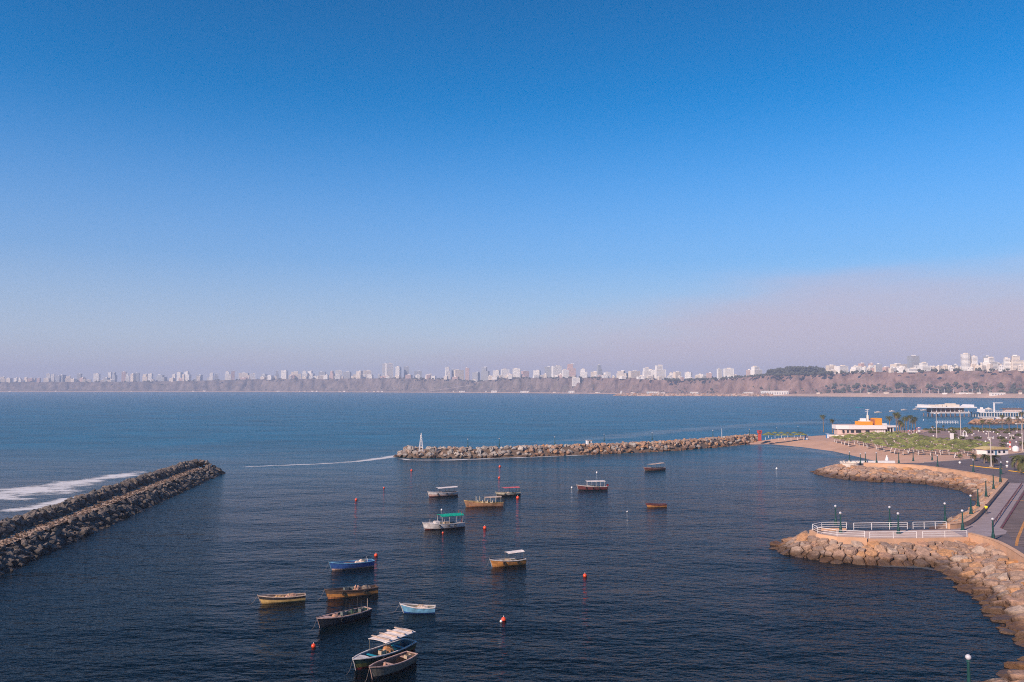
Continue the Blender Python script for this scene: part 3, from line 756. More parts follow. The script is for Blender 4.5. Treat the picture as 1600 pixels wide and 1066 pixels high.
area = [tuple(G(x, y, 2.3).xy) for x, y in ((1300, 690), (1316, 696.5), (1340, 697), (1354, 700), (1371, 705), (1397, 711), (1454, 712.5), (1487, 716.5), (1520, 712), (1548, 702), (1552, 699), (1450, 691), (1440, 686.5), (1400, 681.5), (1345, 684))]
ua = 0; rn = random.Random(8)
def put_umb(x, y, label, group):
    global ua
    b = umbs[ua % 3]; o = b if ua < 3 else copy_tree(b); ua += 1
    o.location = (x, y, 2.3); o.rotation_euler = (0, 0, rn.uniform(0, 6)); o.scale = (1, 1, rn.uniform(.94, 1.06)); tag(o, label, 'umbrella', group)
front = segdist(area[:10]); back = segdist(area[10:] + area[:1]); hx = G(1541, 711.5, 2.3); rx_ = G(1355, 684, 2.3)
ax_ = [p[0] for p in area]; ay_ = [p[1] for p in area]
cu, su = math.cos(.38), math.sin(.38); mx, my = sum(ax_) / len(ax_), sum(ay_) / len(ay_)
for i in range(-30, 31):
    for j in range(-30, 31):
        u = (i + .5 * (j % 2)) * 4.6 + rn.uniform(-.9, .9); v = j * 4.5 + rn.uniform(-.9, .9)
        x, y = mx + u * cu - v * su, my + u * su + v * cu
        if inside(area, x, y) and rn.random() < .95:
            if front(x, y) < 4.2: lab, gr_ = 'thatched green beach umbrella in the outermost row facing the waterline', 'outermost umbrellas facing the water'
            elif back(x, y) < 5: lab, gr_ = 'thatched green beach umbrella in the row along restaurant and parking lot', 'umbrellas along restaurant and parking lot'
            elif math.hypot(x - hx.x, y - hx.y) < 22: lab, gr_ = 'thatched green beach umbrella among the last rows before the low beach house', 'umbrellas before the beach house'
            elif math.hypot(x - rx_.x, y - rx_.y) < 45: lab, gr_ = 'thatched green beach umbrella in the inner rows before the ship-shaped restaurant', 'inner umbrellas before the restaurant'
            else: lab, gr_ = 'thatched green beach umbrella on a white pole deep inside the dense rows', 'inner rows of thatched umbrellas'
            put_umb(x, y, lab, gr_)
for k in range(13):
    p = G(1196 + (k % 7) * 10 + (k // 7) * 5, 687 - (k // 7) * 3.2, 2.3); put_umb(p.x, p.y, 'thatched green beach umbrella in the small cluster at the jetty root', 'umbrellas at the jetty root')

# red and blue booths, jetty beacon, hut
m_red = M('red_paint', (0.55, 0.07, 0.05), 0.55, 0.15); m_blue = M('blue_paint', (0.05, 0.2, 0.45), 0.5, 0.15); m_orange = M('orange_paint', (0.8, 0.3, 0.02), 0.6, 0.12)
p = G(1187, 687.5, 2.0); o = empty('lookout_tower', p, 0, 'tall red lookout booth on the sand at the jetty root', 'tower')
MB().prism([(-.6, -.6), (.6, -.6), (.6, .6), (-.6, .6)], -.3, 3.0).build('shaft', m_red, o)
MB().prism([(-.85, -.85), (.85, -.85), (.85, .85), (-.85, .85)], 3.0, 4.2).build('cabin', m_red, o)
MB().box((0, -.87, 3.7), (1.1, .06, .5)).build('window', M('dark_glass', (.03, .04, .06), .15), o)
MB().prism([(-1, -1), (1, -1), (1, 1), (-1, 1)], 4.2, 4.33).build('roof', m_red, o)
for px_, py_ in ((1260, 687), (1293, 685)):
    p = G(px_, py_, 2.25); o = empty('changing_booth', p, 0, 'narrow blue changing booth on the sand', 'booth', 'blue booths on the beach')
    MB().box((0, 0, 1.0), (1.1, 1.1, 2.0)).build('cabin', m_blue, o); MB().box((0, 0, 2.06), (1.3, 1.3, .12)).build('roof', m_white, o); MB().box((0, -.57, .95), (.7, .05, 1.7)).build('door', m_white, o)
p = G(658, 703.5, 3.2); o = empty('harbour_beacon', p, 0, 'white lattice beacon tower on the tip of the boulder jetty', 'beacon')
for sx_ in (-1, 1):
    for sy_ in (-1, 1): MB().tube([(sx_ * .75, sy_ * .75, -.6), (sx_ * .18, sy_ * .18, 5.3)], .09, 5).build('leg', m_white, o)
for z in (0.9, 2.0, 3.0, 3.9, 4.7):
    r = .75 - .57 * (z + .6) / 5.9
    mb = MB()
    for a, b in (((-r, -r), (r, -r)), ((r, -r), (r, r)), ((r, r), (-r, r)), ((-r, r), (-r, -r))): mb.tube([(a[0], a[1], z), (b[0], b[1], z)], .05, 4)
    mb.build('brace_ring', m_white, o)
    mb = MB(); r2 = .75 - .57 * (z + .85 + .6) / 5.9
    for a in ((-1, -1), (1, -1), (1, 1), (-1, 1)): mb.tube([(a[0] * r, a[1] * r, z), (-a[1] * r2, a[0] * r2, z + .85)], .04, 4)
    mb.build('diagonal_brace', m_white, o)
MB().lathe([(.45, 5.25), (.45, 5.35), (.14, 5.36), (.14, 6.0), (.2, 6.02), (.03, 6.25)], 8).build('lantern', m_white, o)
p = G(920, 694, 3.1); o = empty('equipment_hut', p, R(20), 'small white hut on the boulder jetty', 'hut'); MB().box((0, 0, .7), (2.0, 1.6, 1.6)).build('wall', m_white, o); MB().box((0, 0, 1.57), (2.3, 1.9, .14)).build('roof', m_conc, o); MB().box((0, -.82, .6), (.6, .05, 1.2)).build('door', m_greenp, o)
p = G(1128, 686, 3.0); o = empty('flag_pole', p, 0, 'bare white pole on the boulder jetty', 'pole'); MB().tube([(0, 0, -.4), (0, 0, 4.6)], [.12, .07], 6).build('mast', m_white, o); MB().box((0, 0, -.2), (.6, .6, .5)).build('foot', m_conc, o)

# ------------------------------------------------------------------ palms
m_trunk = M('palm_trunk', (0.20, 0.135, 0.095), 0.95, 0.3, 3); m_frond = M('palm_frond', (0.085, 0.085, 0.022), 0.8, 0.35, 1.2, rnd=0.3); m_dryfrond = M('dry_frond', (0.2, 0.12, 0.05), 0.9, 0.3, 1.2)
def make_palm(seed, h, cr=2.1):
    rn = random.Random(seed); root = empty('palm_tree', (0, 0, 0))
    bx, by = rn.uniform(-.3, .3), rn.uniform(-.3, .3)
    MB().tube([(bx * t * t, by * t * t, -.3 + (h + .3) * t) for t in (0, .25, .5, .75, 1)], [.3, .22, .19, .18, .2], 7).build('trunk', m_trunk, root)
    mb = MB(); md = MB()
    for k in range(34):
        a = k * 2.399 + rn.uniform(-.2, .2); e0 = rn.uniform(-.5, 1.25); tgt = mb if e0 > -.2 else md
        L = cr * rn.uniform(.8, 1.15); pts = []; q = Vector((bx, by, h)); e = e0
        for s_ in range(6): pts.append(q.copy()); q = q + Vector((math.cos(a) * math.cos(e), math.sin(a) * math.cos(e), math.sin(e))) * L / 5; e -= .38
        sd_ = Vector((-math.sin(a), math.cos(a), 0))
        for s_ in range(5):
            t0 = pts[s_]; t1 = pts[s_ + 1]
            wl_ = .42 * math.sin(math.pi * (s_ + .7) / 6.2)
            for sg in (-1, 1):
                for u in (0, .5):
                    c0 = t0.lerp(t1, u); c1 = t0.lerp(t1, u + .42)
                    tgt.add([c0, c1, c1 + sd_ * sg * wl_ + Vector((0, 0, -.18)) + (t1 - t0) * .5], [(0, 1, 2)])
    mb.build('crown', m_frond, root); md.build('dead_fronds', m_dryfrond, root)
    return root
palms = [make_palm(1, 8.2), make_palm(2, 7.0, 1.9), make_palm(3, 9.0, 2.2), make_palm(4, 2.0, 1.9)]
pu = {}
def palm(px, py, k, label, group, z=2.3, sc=1.0, rot=0):
    o = palms[k] if k not in pu else copy_tree(palms[k]); pu[k] = 1
    o.location = G(px, py, z); o.scale = (sc,) * 3; o.rotation_euler = (0, 0, rot); tag(o, label, 'palm tree', group)
palm(1287, 674, 0, 'slender tall palm standing alone beside the ship-shaped restaurant', None)
palm(1301, 676, 1, 'shorter palm between the lone tall palm and the ship-shaped restaurant', None, sc=.92, rot=1)
for k, (x, y, q, sc) in enumerate(((1391, 678, 0, 1.02), (1401, 679, 2, 1.12), (1408, 681, 1, 1.0), (1413, 680, 0, 1.0), (1417, 678, 2, .9), (1422, 677, 0, 1.05), (1426, 679, 1, 1.0), (1431, 678, 0, .98), (1404, 675, 1, 1.3), (1411, 684, 1, .95))):
    palm(x, y, q, 'tall palm in the grove beside the ship-shaped restaurant', 'palm grove by the restaurant', 2.3, sc, k * .9)
for k, (x, y, q, sc) in enumerate(((1535, 676, 1, .85), (1547, 675, 1, .7), (1566, 672, 0, .95), (1577, 674, 1, 1.0), (1590, 673, 2, .8), (1598, 670, 0, 1.1), (1520, 680, 1, .55), (1585, 682, 1, .5), (1458, 677, 1, .5), (1474, 675, 1, .45))):
    palm(x, y, q, 'palm growing among the white ball bollards of the beach parking lot', 'palms of the beach parking lot', 2.4, sc, k * 1.1)
for k, (x, y, sc) in enumerate(((1522, 720, .8), (1538, 724, 1.05), (1551, 728, 1.2), (1545, 722, .7), (1500, 717, .6), (1594, 736, 1.6), (1604, 742, 1.8), (1568, 703, .9), (1598, 701, 1.0))):
    palm(x, y, 3, 'low bushy young palm on the roadside planting strip', 'young palms along the road', PZ, sc, k * .8)

# ------------------------------------------------------------------ beach lot things
bo = empty('ball_bollard', (0, 0, 0)); MB().lathe([(.32, 0), (.3, .16), (.2, .2)], 10).build('foot', m_conc, bo); MB().lathe([(.12, 0), (.36, .12), (.46, .38), (.36, .64), (.14, .76), (.02, .78)], 12).build('ball', m_white, bo, loc=(0, 0, .16), smooth=True)
first = True
for x, y in ((1455, 684.5), (1458.5, 682), (1458, 687), (1463, 688), (1483, 676), (1486, 672.8), (1498, 686), (1498, 688.5), (1516, 688.5), (1519.5, 691), (1522, 679), (1519, 681), (1529, 674.5), (1537, 675.5), (1541, 679), (1552.5, 676), (1559, 679), (1563, 682.5), (1572.5, 685), (1577, 678.5), (1583.5, 681.5), (1589, 675), (1594, 685), (1540, 691), (1575, 694.5), (1510, 676.5), (1494, 681), (1532, 684), (1546, 688), (1566, 690), (1552, 684), (1588, 692), (1597, 679), (1503, 692), (1528, 693)):
    o = bo if first else copy_tree(bo); first = False
    o.location = G(x, y + .4, 2.44); o.scale = (.8,) * 3; tag(o, 'white concrete ball bollard in the beach parking lot', 'bollard', 'ball bollards of the beach parking lot')
for x, y, lab in ((1499.8, 725, 'white ball bollard on the road just behind the cove wall'), (1574, 724, 'white ball bollard on the road behind the palm island'), (1573.5, 730.5, 'white ball bollard by the gap between the yellow kerbs'), (1586, 718.5, 'white ball bollard on the road below the low beach house')):
    o = copy_tree(bo); o.location = G(x, y, PZ); o.scale = (.8,) * 3; tag(o, lab, 'bollard')
m_shrub = M('shrub_leaves', (0.10, 0.095, 0.03), .9, .4, 2, rnd=.35); m_twig = M('shrub_twigs', (.16, .1, .07), .95)
shr = empty('shrub', (0, 0, 0)); mb = MB(); rn = random.Random(61)
for k in range(150):
    d = Vector((rn.gauss(0, 1), rn.gauss(0, 1), abs(rn.gauss(0, .8)))).normalized() * rn.uniform(.4, 1.05); c = Vector((d.x * 1.2, d.y * 1.2, .25 + d.z * .9)); u = Vector((rn.gauss(0, 1), rn.gauss(0, 1), rn.gauss(0, 1))).normalized() * .24; v = d.cross(u).normalized() * .2
    mb.add([c - u, c + v, c + u, c - v], [(0, 1, 2, 3)])
mb.build('foliage', m_shrub, shr); mb = MB(); [mb.tube([(0, 0, 0), (rn.uniform(-.6, .6), rn.uniform(-.6, .6), .8)], [.05, .02], 4) for _ in range(6)]; mb.build('stems', m_twig, shr)
for k in range(46):
    o = shr if k == 0 else copy_tree(shr)
    if k < 24: px_, py_ = 1448 + k * 6.6 + rn.uniform(-2, 2), rn.choice((671.8, 673.2, 672.4)) + rn.uniform(-.3, .3); lab = ('round shrub in the planted strip along the back of the beach parking lot', 'shrubs at the back of the beach lot')
    else: px_, py_ = rn.uniform(1455, 1598), rn.choice((677, 681.5, 686.5, 691.5)) + rn.uniform(-.4, .4); lab = ('round shrub on a planted divider inside the beach parking lot', 'shrubs inside the beach lot')
    o.location = G(px_, py_, 2.44); q = rn.uniform(.8, 1.4); o.scale = (q * 1.3, q, q); o.rotation_euler = (0, 0, rn.uniform(0, 6)); tag(o, lab[0], 'shrub', lab[1])
m_pole = M('galvanised_pole', (0.5, 0.42, 0.38), 0.5, 0.1)
def mast(px, py, top, z, label, arm=0):
    p = G(px, py, z); h = ZY(top, p.y) - z; o = empty('light_mast', p, 0, label, 'light mast')
    MB().tube([(0, 0, 0), (0, 0, h)], [.2, .1], 8).build('pole', m_pole, o); MB().box((0, 0, .2), (.7, .7, .4)).build('base', m_conc, o)
    MB().box((0, 0, h + .1), (1.6 + arm, .25, .2)).build('crossarm', m_pole, o)
    for s_ in (-1, 1): MB().box((s_ * (.7 + arm / 2), -.1, h - .12), (.5, .4, .22)).build('floodlight', m_white, o)
mast(1464, 689, 646, 2.44, 'tall pale light mast at the edge of the umbrella rows')
mast(1501.5, 683, 642, 2.44, 'tall thin light mast beside the white arch in the beach lot')
mast(1549, 730, 684, PZ, 'pale light mast on the palm-planted traffic island')
mast(1598, 706, 662, 2.44, 'light mast with crossarm standing at the far side of the beach house', 3)
mast(1457.5, 676.5, 668, 2.44, 'short pale mast at the corner of the beach lot'); mast(1580.5, 687, 680, 2.44, 'short white mast in the middle of the beach lot'); mast(1545, 685, 674, 2.44, 'short mast on the orange lines of the beach lot')
p = G(1487.5, 691, 2.44); o = empty('notice_board', p, 0, 'tall blank white board in the beach parking lot', 'sign'); MB().box((0, 0, 2.1), (1.6, .2, 3.4)).build('panel', m_white, o); [MB().tube([(s_ * .6, 0, 0), (s_ * .6, 0, .5)], .07, 6).build('leg', m_pole, o) for s_ in (-1, 1)]
p = G(1507.5, 682, 2.44); o = empty('gateway_arch', p, 0, 'small white arch monument in the beach parking lot', 'arch')
MB().box((0, 0, .25), (2.6, 1.4, .5)).build('plinth', m_white, o)
MB().tube([(-.75, 0, .5), (-.75, 0, 1.7), (-.5, 0, 2.35), (0, 0, 2.65), (.5, 0, 2.35), (.75, 0, 1.7), (.75, 0, .5)], .24, 8).build('arch_ring', m_white, o)
# low beach house
m_cream = M('cream_render', (0.66, 0.56, 0.47), 0.85, 0.12, .6); m_yroof = M('straw_roof', (0.55, 0.40, 0.18), 0.9, 0.2, 1.5); m_dkglass = M('dark_window', (0.03, 0.035, 0.05), 0.15, 0.2); m_door = M('blue_door', (.08, .2, .3), .6)
p = G(1541, 711.5, 2.3); o = empty('beach_house', p, R(14), 'low white beach house with curved straw-coloured roof beside the road', 'house')
bhw = MB().box((4.6, 2, 1.0), (9.2, 4.4, 2.0)).build('wall', m_white, o)
V = []; F = []
for i in range(9):
    x = -.5 + 10.4 * i / 8; z = 2.02 + .85 * math.sin(math.pi * (i + .6) / 9.2)
    V += [(x, -.7, z), (x, 4.7, z), (x, -.7, 2.0 - .02), (x, 4.7, 1.98)]
for i in range(8): a = i * 4; F += [(a, a + 4, a + 5, a + 1), (a, a + 2, a + 6, a + 4), (a + 1, a + 5, a + 7, a + 3)]
F += [(0, 1, 3, 2), (32, 34, 35, 33)]
MB().add(V, F).build('roof', m_yroof, o)
for x in (.9, 2.4, 5.4, 7.4): MB().box((x, -.22, 1.1), (.9, .06, .9)).build('window', m_dkglass, bhw)
MB().box((3.9, -.22, .9), (.8, .08, 1.75)).build('door', m_door, bhw)
p = G(1587, 706, 2.44); o = empty('water_tank', p, 0, 'white rounded tank beside the low beach house', 'tank'); MB().lathe([(1.0, 0), (1.1, .3), (1.1, 1.5), (.7, 2.0), (.2, 2.15)], 14).build('vessel', m_white, o, smooth=True); MB().lathe([(.22, 2.1), (.22, 2.25), (.05, 2.3)], 8).build('lid', m_pole, o)
p = G(1578.5, 703, 2.44); o = empty('gate_post', p, 0, 'red and white striped post beside the beach house', 'post')
for k in range(4): MB().tube([(0, 0, k * .8), (0, 0, k * .8 + .8)], .3, 8).build('band', m_red if k % 2 else m_white, o)
# stalls beside the grove
for k, (x, y) in enumerate(((1427, 679), (1432, 677), (1420, 680), (1436, 675))):
    p = G(x, y, 2.3); o = empty('sunshade_stall', p, k, 'small red and white sunshade stall beside the palm grove', 'stall', 'stalls by the grove')
    MB().tube([(0, 0, 0), (0, 0, 2.2)], .06, 6).build('pole', m_white, o)
    mb = MB()
    for q in range(8):
        a, b = q * math.pi / 4, (q + 1) * math.pi / 4; mb.add([(0, 0, 2.6), (1.4 * math.cos(a), 1.4 * math.sin(a), 2.0), (1.4 * math.cos(b), 1.4 * math.sin(b), 2.0)], [(0, 1, 2)], q % 2)
    mb.build('canopy', [m_red, m_white], o); MB().box((0, 0, .4), (1.0, .7, .8)).build('counter', m_white, o)

# ------------------------------------------------------------------ ship-shaped restaurant
p = G(1355, 678.5, 2.3); Y0 = p.y; KX = Y0 / FPX
def rx(px): return (px - 1355) * KX
ro = empty('restaurant_building', p, 0, 'ship-shaped white restaurant with orange upper cabins and a mast on the beach', 'building')
m_pinkw = M('pink_render', (0.58, 0.42, 0.36), 0.85, 0.12, .5); m_dark = M('opening_shade', (0.05, 0.045, 0.05), 0.8, 0.3)
hullp = [(rx(1310), 1.0), (rx(1313), -.6), (rx(1325), -1.2), (rx(1382), -1.2), (rx(1382), 11), (rx(1325), 11), (rx(1312), 7)]
rw = MB().prism(hullp, -.3, 2.6).build('wall', m_pinkw, ro)
fas = [(rx(1308.5), 1.5), (rx(1311), -1.2), (rx(1324), -2.0), (rx(1383), -2.0), (rx(1384), 12), (rx(1324), 12), (rx(1310), 8)]
MB().prism(fas, 2.6, 4.5).build('fascia', m_white, ro)
MB().prism([(a * .985 + .1, b * .93 + .3) for a, b in fas], 4.5, 4.62).build('roof', m_pinkw, ro)
for q in range(6): MB().box((rx(1366 + q * 2.9), -1.24, 1.2), (.55, .08, 2.0)).build('window', m_white, rw)
for x0, x1 in ((1315, 1318), (1322, 1325), (1328, 1333), (1336, 1344), (1351, 1357)): MB().box(((rx(x0) + rx(x1)) / 2, -1.24, 1.4), (rx(x1) - rx(x0), .08, 1.3)).build('window', m_dkglass, rw)
MB().box((rx(1354), 3, 5.5), (rx(1364) - rx(1344), 6, 1.8)).build('cabin', m_orange, ro)
MB().box((rx(1375), 4, 6.3), (rx(1380) - rx(1370), 6, 3.4)).build('cabin', m_orange, ro)
MB().box((rx(1367), 4.5, 6.0), (rx(1370) - rx(1364), 5, 2.8)).build('cabin', M('brick_red', (.35, .13, .07), .9, .2), ro)
MB().box((rx(1354), 2.2, 6.6), (4.4, 4, .5)).build('bridge_deck', m_white, ro)
MB().box((rx(1353), 3, 7.3), (2.2, 2.4, 1.2)).build('wheelhouse', m_white, ro)
MB().tube([(rx(1360.5), 3, 6), (rx(1360.5), 3, 9.5)], [.7, .55], 10).build('funnel', m_cream, ro)
mk = MB().tube([(rx(1360), 3, 9), (rx(1360), 3, 12.6)], [.28, .1], 8); mk.tube([(rx(1356.5), 3, 11.4), (rx(1362.5), 3, 11.6)], .09, 5); mk.tube([(rx(1357), 3, 12.3), (rx(1363), 3, 12.3)], .12, 5); mk.build('mast', m_white, ro)
MB().prism([(rx(1384), -1.5), (rx(1402), -.5), (rx(1405), 6), (rx(1402), 11), (rx(1384), 11)], 3.5, 4.3).build('terrace_roof', m_white, ro)
MB().prism([(rx(1384.2), 1.5), (rx(1399), 2), (rx(1400), 9), (rx(1384.2), 9)], 0, 3.5).build('terrace_shade', m_dark, ro)  # solid near-black block: shade of the open terrace put into its colour
for x in (1386, 1390.5, 1395, 1400.5): MB().tube([(rx(x), -.3, 0), (rx(x), -.3, 3.5)], .22, 8).build('column', m_white, ro)
MB().prism([(rx(1385), 11.2), (rx(1402), 11.2), (rx(1402), 12), (rx(1385), 12)], 4.3, 4.9).build('parapet', m_white, ro)
strip('terrace_wall', gp([(1293, 682), (1310, 682.5), (1350, 684)], 2.3), .4, 2.2, m_cream, 1.0, 'low cream terrace wall at the foot of the ship-shaped restaurant', 'wall')

# ------------------------------------------------------------------ club pier over the bay
p = G(1485, 651.5, 0); Y1 = p.y; K1 = Y1 / FPX
def cx_(px): return (px - 1485) * K1
def cz(py): return H - (py - HY) * K1
m_shade = M('shaded_brown', (0.20, 0.13, 0.11), .9, .25, 1)  # brown darkened to put the shade under deck and roof into the colour
po = empty('club_pier', p, 0, 'white two-storey club pier on pilings with a wide winged roof', 'pier')
MB().box(((cx_(1456) + cx_(1516)) / 2, 8, cz(645.2)), (cx_(1516) - cx_(1456), 16, .7)).build('deck', m_white, po)
MB().box(((cx_(1447) + cx_(1525)) / 2, 8, cz(636.6)), (cx_(1525) - cx_(1447), 20, 1.0)).build('roof', m_white, po)
MB().box(((cx_(1462) + cx_(1512)) / 2, 10, (cz(644.4) + cz(638)) / 2), (cx_(1512) - cx_(1462), 10, cz(638) - cz(644.4))).build('hall', m_shade, po)
for k in range(9):
    x = cx_(1457 + k * 7.2)
    MB().tube([(x, .8, cz(644.4)), (x, .8, cz(637.4))], .28, 8).build('column', m_white, po)
    for yy in (.8, 8, 15): MB().tube([(x, yy, -1), (x, yy, cz(645.8))], .45, 8).build('piling', m_shade, po)
for px_, s_ in ((1449, -1), (1516, 1)):
    x = cx_(px_); mb = MB(); mb.add([(x, -1, cz(636)), (x + 3.2, -1, cz(636)), (x + (0 if s_ < 0 else 3.2), -1, cz(632.2)), (x, 17, cz(636)), (x + 3.2, 17, cz(636)), (x + (0 if s_ < 0 else 3.2), 17, cz(632.2))], [(0, 1, 2), (5, 4, 3), (0, 2, 5, 3), (1, 4, 5, 2), (0, 3, 4, 1)]); mb.build('winglet', m_white, po)
for a, b, t in ((1462, 1467, 632.6), (1473, 1478, 632.4), (1479, 1484, 632), (1487, 1504, 632.3), (1489, 1499, 630.6)): MB().box(((cx_(a) + cx_(b)) / 2, 9, (cz(636) + cz(t)) / 2), (cx_(b) - cx_(a), 6 + (b - a) * .2, cz(t) - cz(636))).build('roof_block', m_cream, po)
MB().box(((cx_(1456) + cx_(1516)) / 2, .3, cz(643.8)), (cx_(1516) - cx_(1456), .15, .5)).build('parapet', m_pinkw, po)
o2 = empty('boardwalk_pier', p + Vector((cx_(1560), 4, 0)), 0, 'long low white boardwalk pier on slender pilings', 'pier'); q0 = Vector((cx_(1560), 4, 0))
def qx(px): return cx_(px) - q0.x
MB().box(((qx(1523) + qx(1640)) / 2, 4, cz(644.5)), (qx(1640) - qx(1523), 8, .8)).build('deck', m_white, o2)
for k in range(24):
    for yy in (.6, 7): MB().tube([(qx(1525 + k * 4.2), yy, -1), (qx(1525 + k * 4.2), yy, cz(645))], .3, 7).build('piling', m_cream, o2)
for k in range(28): MB().tube([(qx(1524 + k * 4.2), .3, cz(644)), (qx(1524 + k * 4.2), .3, cz(642))], .1, 5).build('rail_post', m_white, o2)
MB().box(((qx(1523) + qx(1640)) / 2, .3, cz(642)), (qx(1640) - qx(1523), .2, .2)).build('handrail', m_white, o2)
MB().box((qx(1541), 4, cz(641.5)), (4.0, 5, 2.6)).build('kiosk', m_white, o2); MB().box((qx(1542), 4, cz(638.5)), (1.6, 2, 2.2)).build('chimney', m_white, o2)
MB().lathe([(3.4, 0), (3.2, .3), (.2, 1.7)], 10, (qx(1553), 4, cz(640))).build('sunshade_roof', m_cream, o2); MB().tube([(qx(1553), 4, cz(644)), (qx(1553), 4, cz(640))], .25, 6).build('sunshade_post', m_white, o2)
MB().box((qx(1561), 3, (cz(644) + cz(629.5)) / 2), (1.0, 1.0, cz(629.5) - cz(644))).build('crane_post', m_white, o2); MB().box((qx(1567), 3, cz(629.8)), (qx(1575) - qx(1560), .6, .6)).build('crane_jib', m_white, o2)
MB().box((qx(1590), 4, cz(641.2)), (14, 5, 2.8)).build('pavilion', m_pinkw, o2); MB().box((qx(1589), 4, cz(638.4)), (17, 7, .5)).build('pavilion_roof', m_shade, o2)
for k in range(4): MB().tube([(qx(1583 + k * 5), 2, cz(644)), (qx(1583 + k * 5), 2, cz(637))], .12, 5).build('flag_post', m_white, o2)
# rock groyne with white walkway in front of it
g0 = G(1525, 663, 0)
cross_section_breakwater([(g0.x + 130, g0.y + 10), (g0.x + 40, g0.y + 4), (g0.x + 2, g0.y + 2)], [(-6, -.4), (-2.4, 3.2), (2.4, 3.2), (6, -.4)], (m_rockb_i, m_core), 'short rock groyne carrying a white walkway below the club pier', 44, 1.7, 0, lambda q: m_rockb_i)
V = []
gr = empty('groyne_walkway', g0 + Vector((20, 4, 0)), 0, 'white walled walkway on top of the rock groyne', 'walkway')
MB().box((4, 0, 4.3), (22, 2.4, 1.5)).build('wall', m_white, gr); MB().box((-10, 0, 4.9), (10, 5, .5)).build('platform', m_white, gr); MB().box((-10, 0, 3.9), (8, 4, 1.8)).build('base', m_cream, gr)
gl = G(1481, 662, 0); go = empty('landing_stage', gl, 0, 'low white landing stage on short piles beside the rock groyne', 'jetty')
Kg = gl.y / FPX
MB().box((0, 1.5, 1.0), (33 * Kg, 3, .35)).build('deck', m_white, go); MB().box((0, .1, 1.9), (33 * Kg, .12, .15)).build('handrail', m_white, go)
for k in range(9): MB().tube([(-16 * Kg + k * 4 * Kg, .1, -.6), (-16 * Kg + k * 4 * Kg, .1, 1.9)], .16, 6).build('post', m_white, go)

# ------------------------------------------------------------------ boats
def paint(name, c, dirt=None): return M(name, c, .55, .3, 2.2, dirt=dirt or tuple(v * .3 + .015 for v in c), dirt_amt=.85)
P_ = {'teal': paint('teal_paint', (.01, .26, .36)), 'olive': paint('olive_paint', (.10, .10, .03)), 'white': paint('boat_white', (.62, .55, .52), (.4, .28, .22)), 'red': paint('boat_red', (.32, .035, .03)),
      'navy': paint('boat_navy', (.01, .014, .022)), 'green': paint('boat_green', (.008, .03, .025)), 'yellow': paint('boat_yellow', (.50, .31, .11)), 'brown': paint('boat_brown', (.11, .06, .035)), 'orange': paint('boat_orange', (.50, .20, .05)),
      'rust': paint('boat_rust', (.40, .15, .06)), 'blue': paint('boat_blue', (.02, .07, .24)), 'sky': paint('boat_sky', (.13, .31, .46)), 'grey': paint('boat_grey', (.16, .14, .11)), 'pink': paint('boat_pink', (.50, .31, .25)), 'maroon': paint('boat_maroon', (.13, .03, .03)),
      'wood': paint('boat_wood', (.34, .165, .085)), 'cream': paint('boat_cream', (.66, .55, .40)), 'dark': paint('boat_dark', (.03, .025, .025)), 'turq': paint('boat_turquoise', (.02, .42, .55)), 'tan': paint('boat_tan', (.48, .34, .26)), 'gcan': paint('green_canvas', (.0, .32, .20), (0, .22, .15)), 'wcan': paint('white_canvas', (.78, .66, .60), (.55, .42, .38)), 'rcan': paint('red_canvas', (.62, .12, .12)), 'deepteal': paint('deep_teal', (.006, .13, .19))}
m_rope = M('rope', (.22, .17, .14), .9)
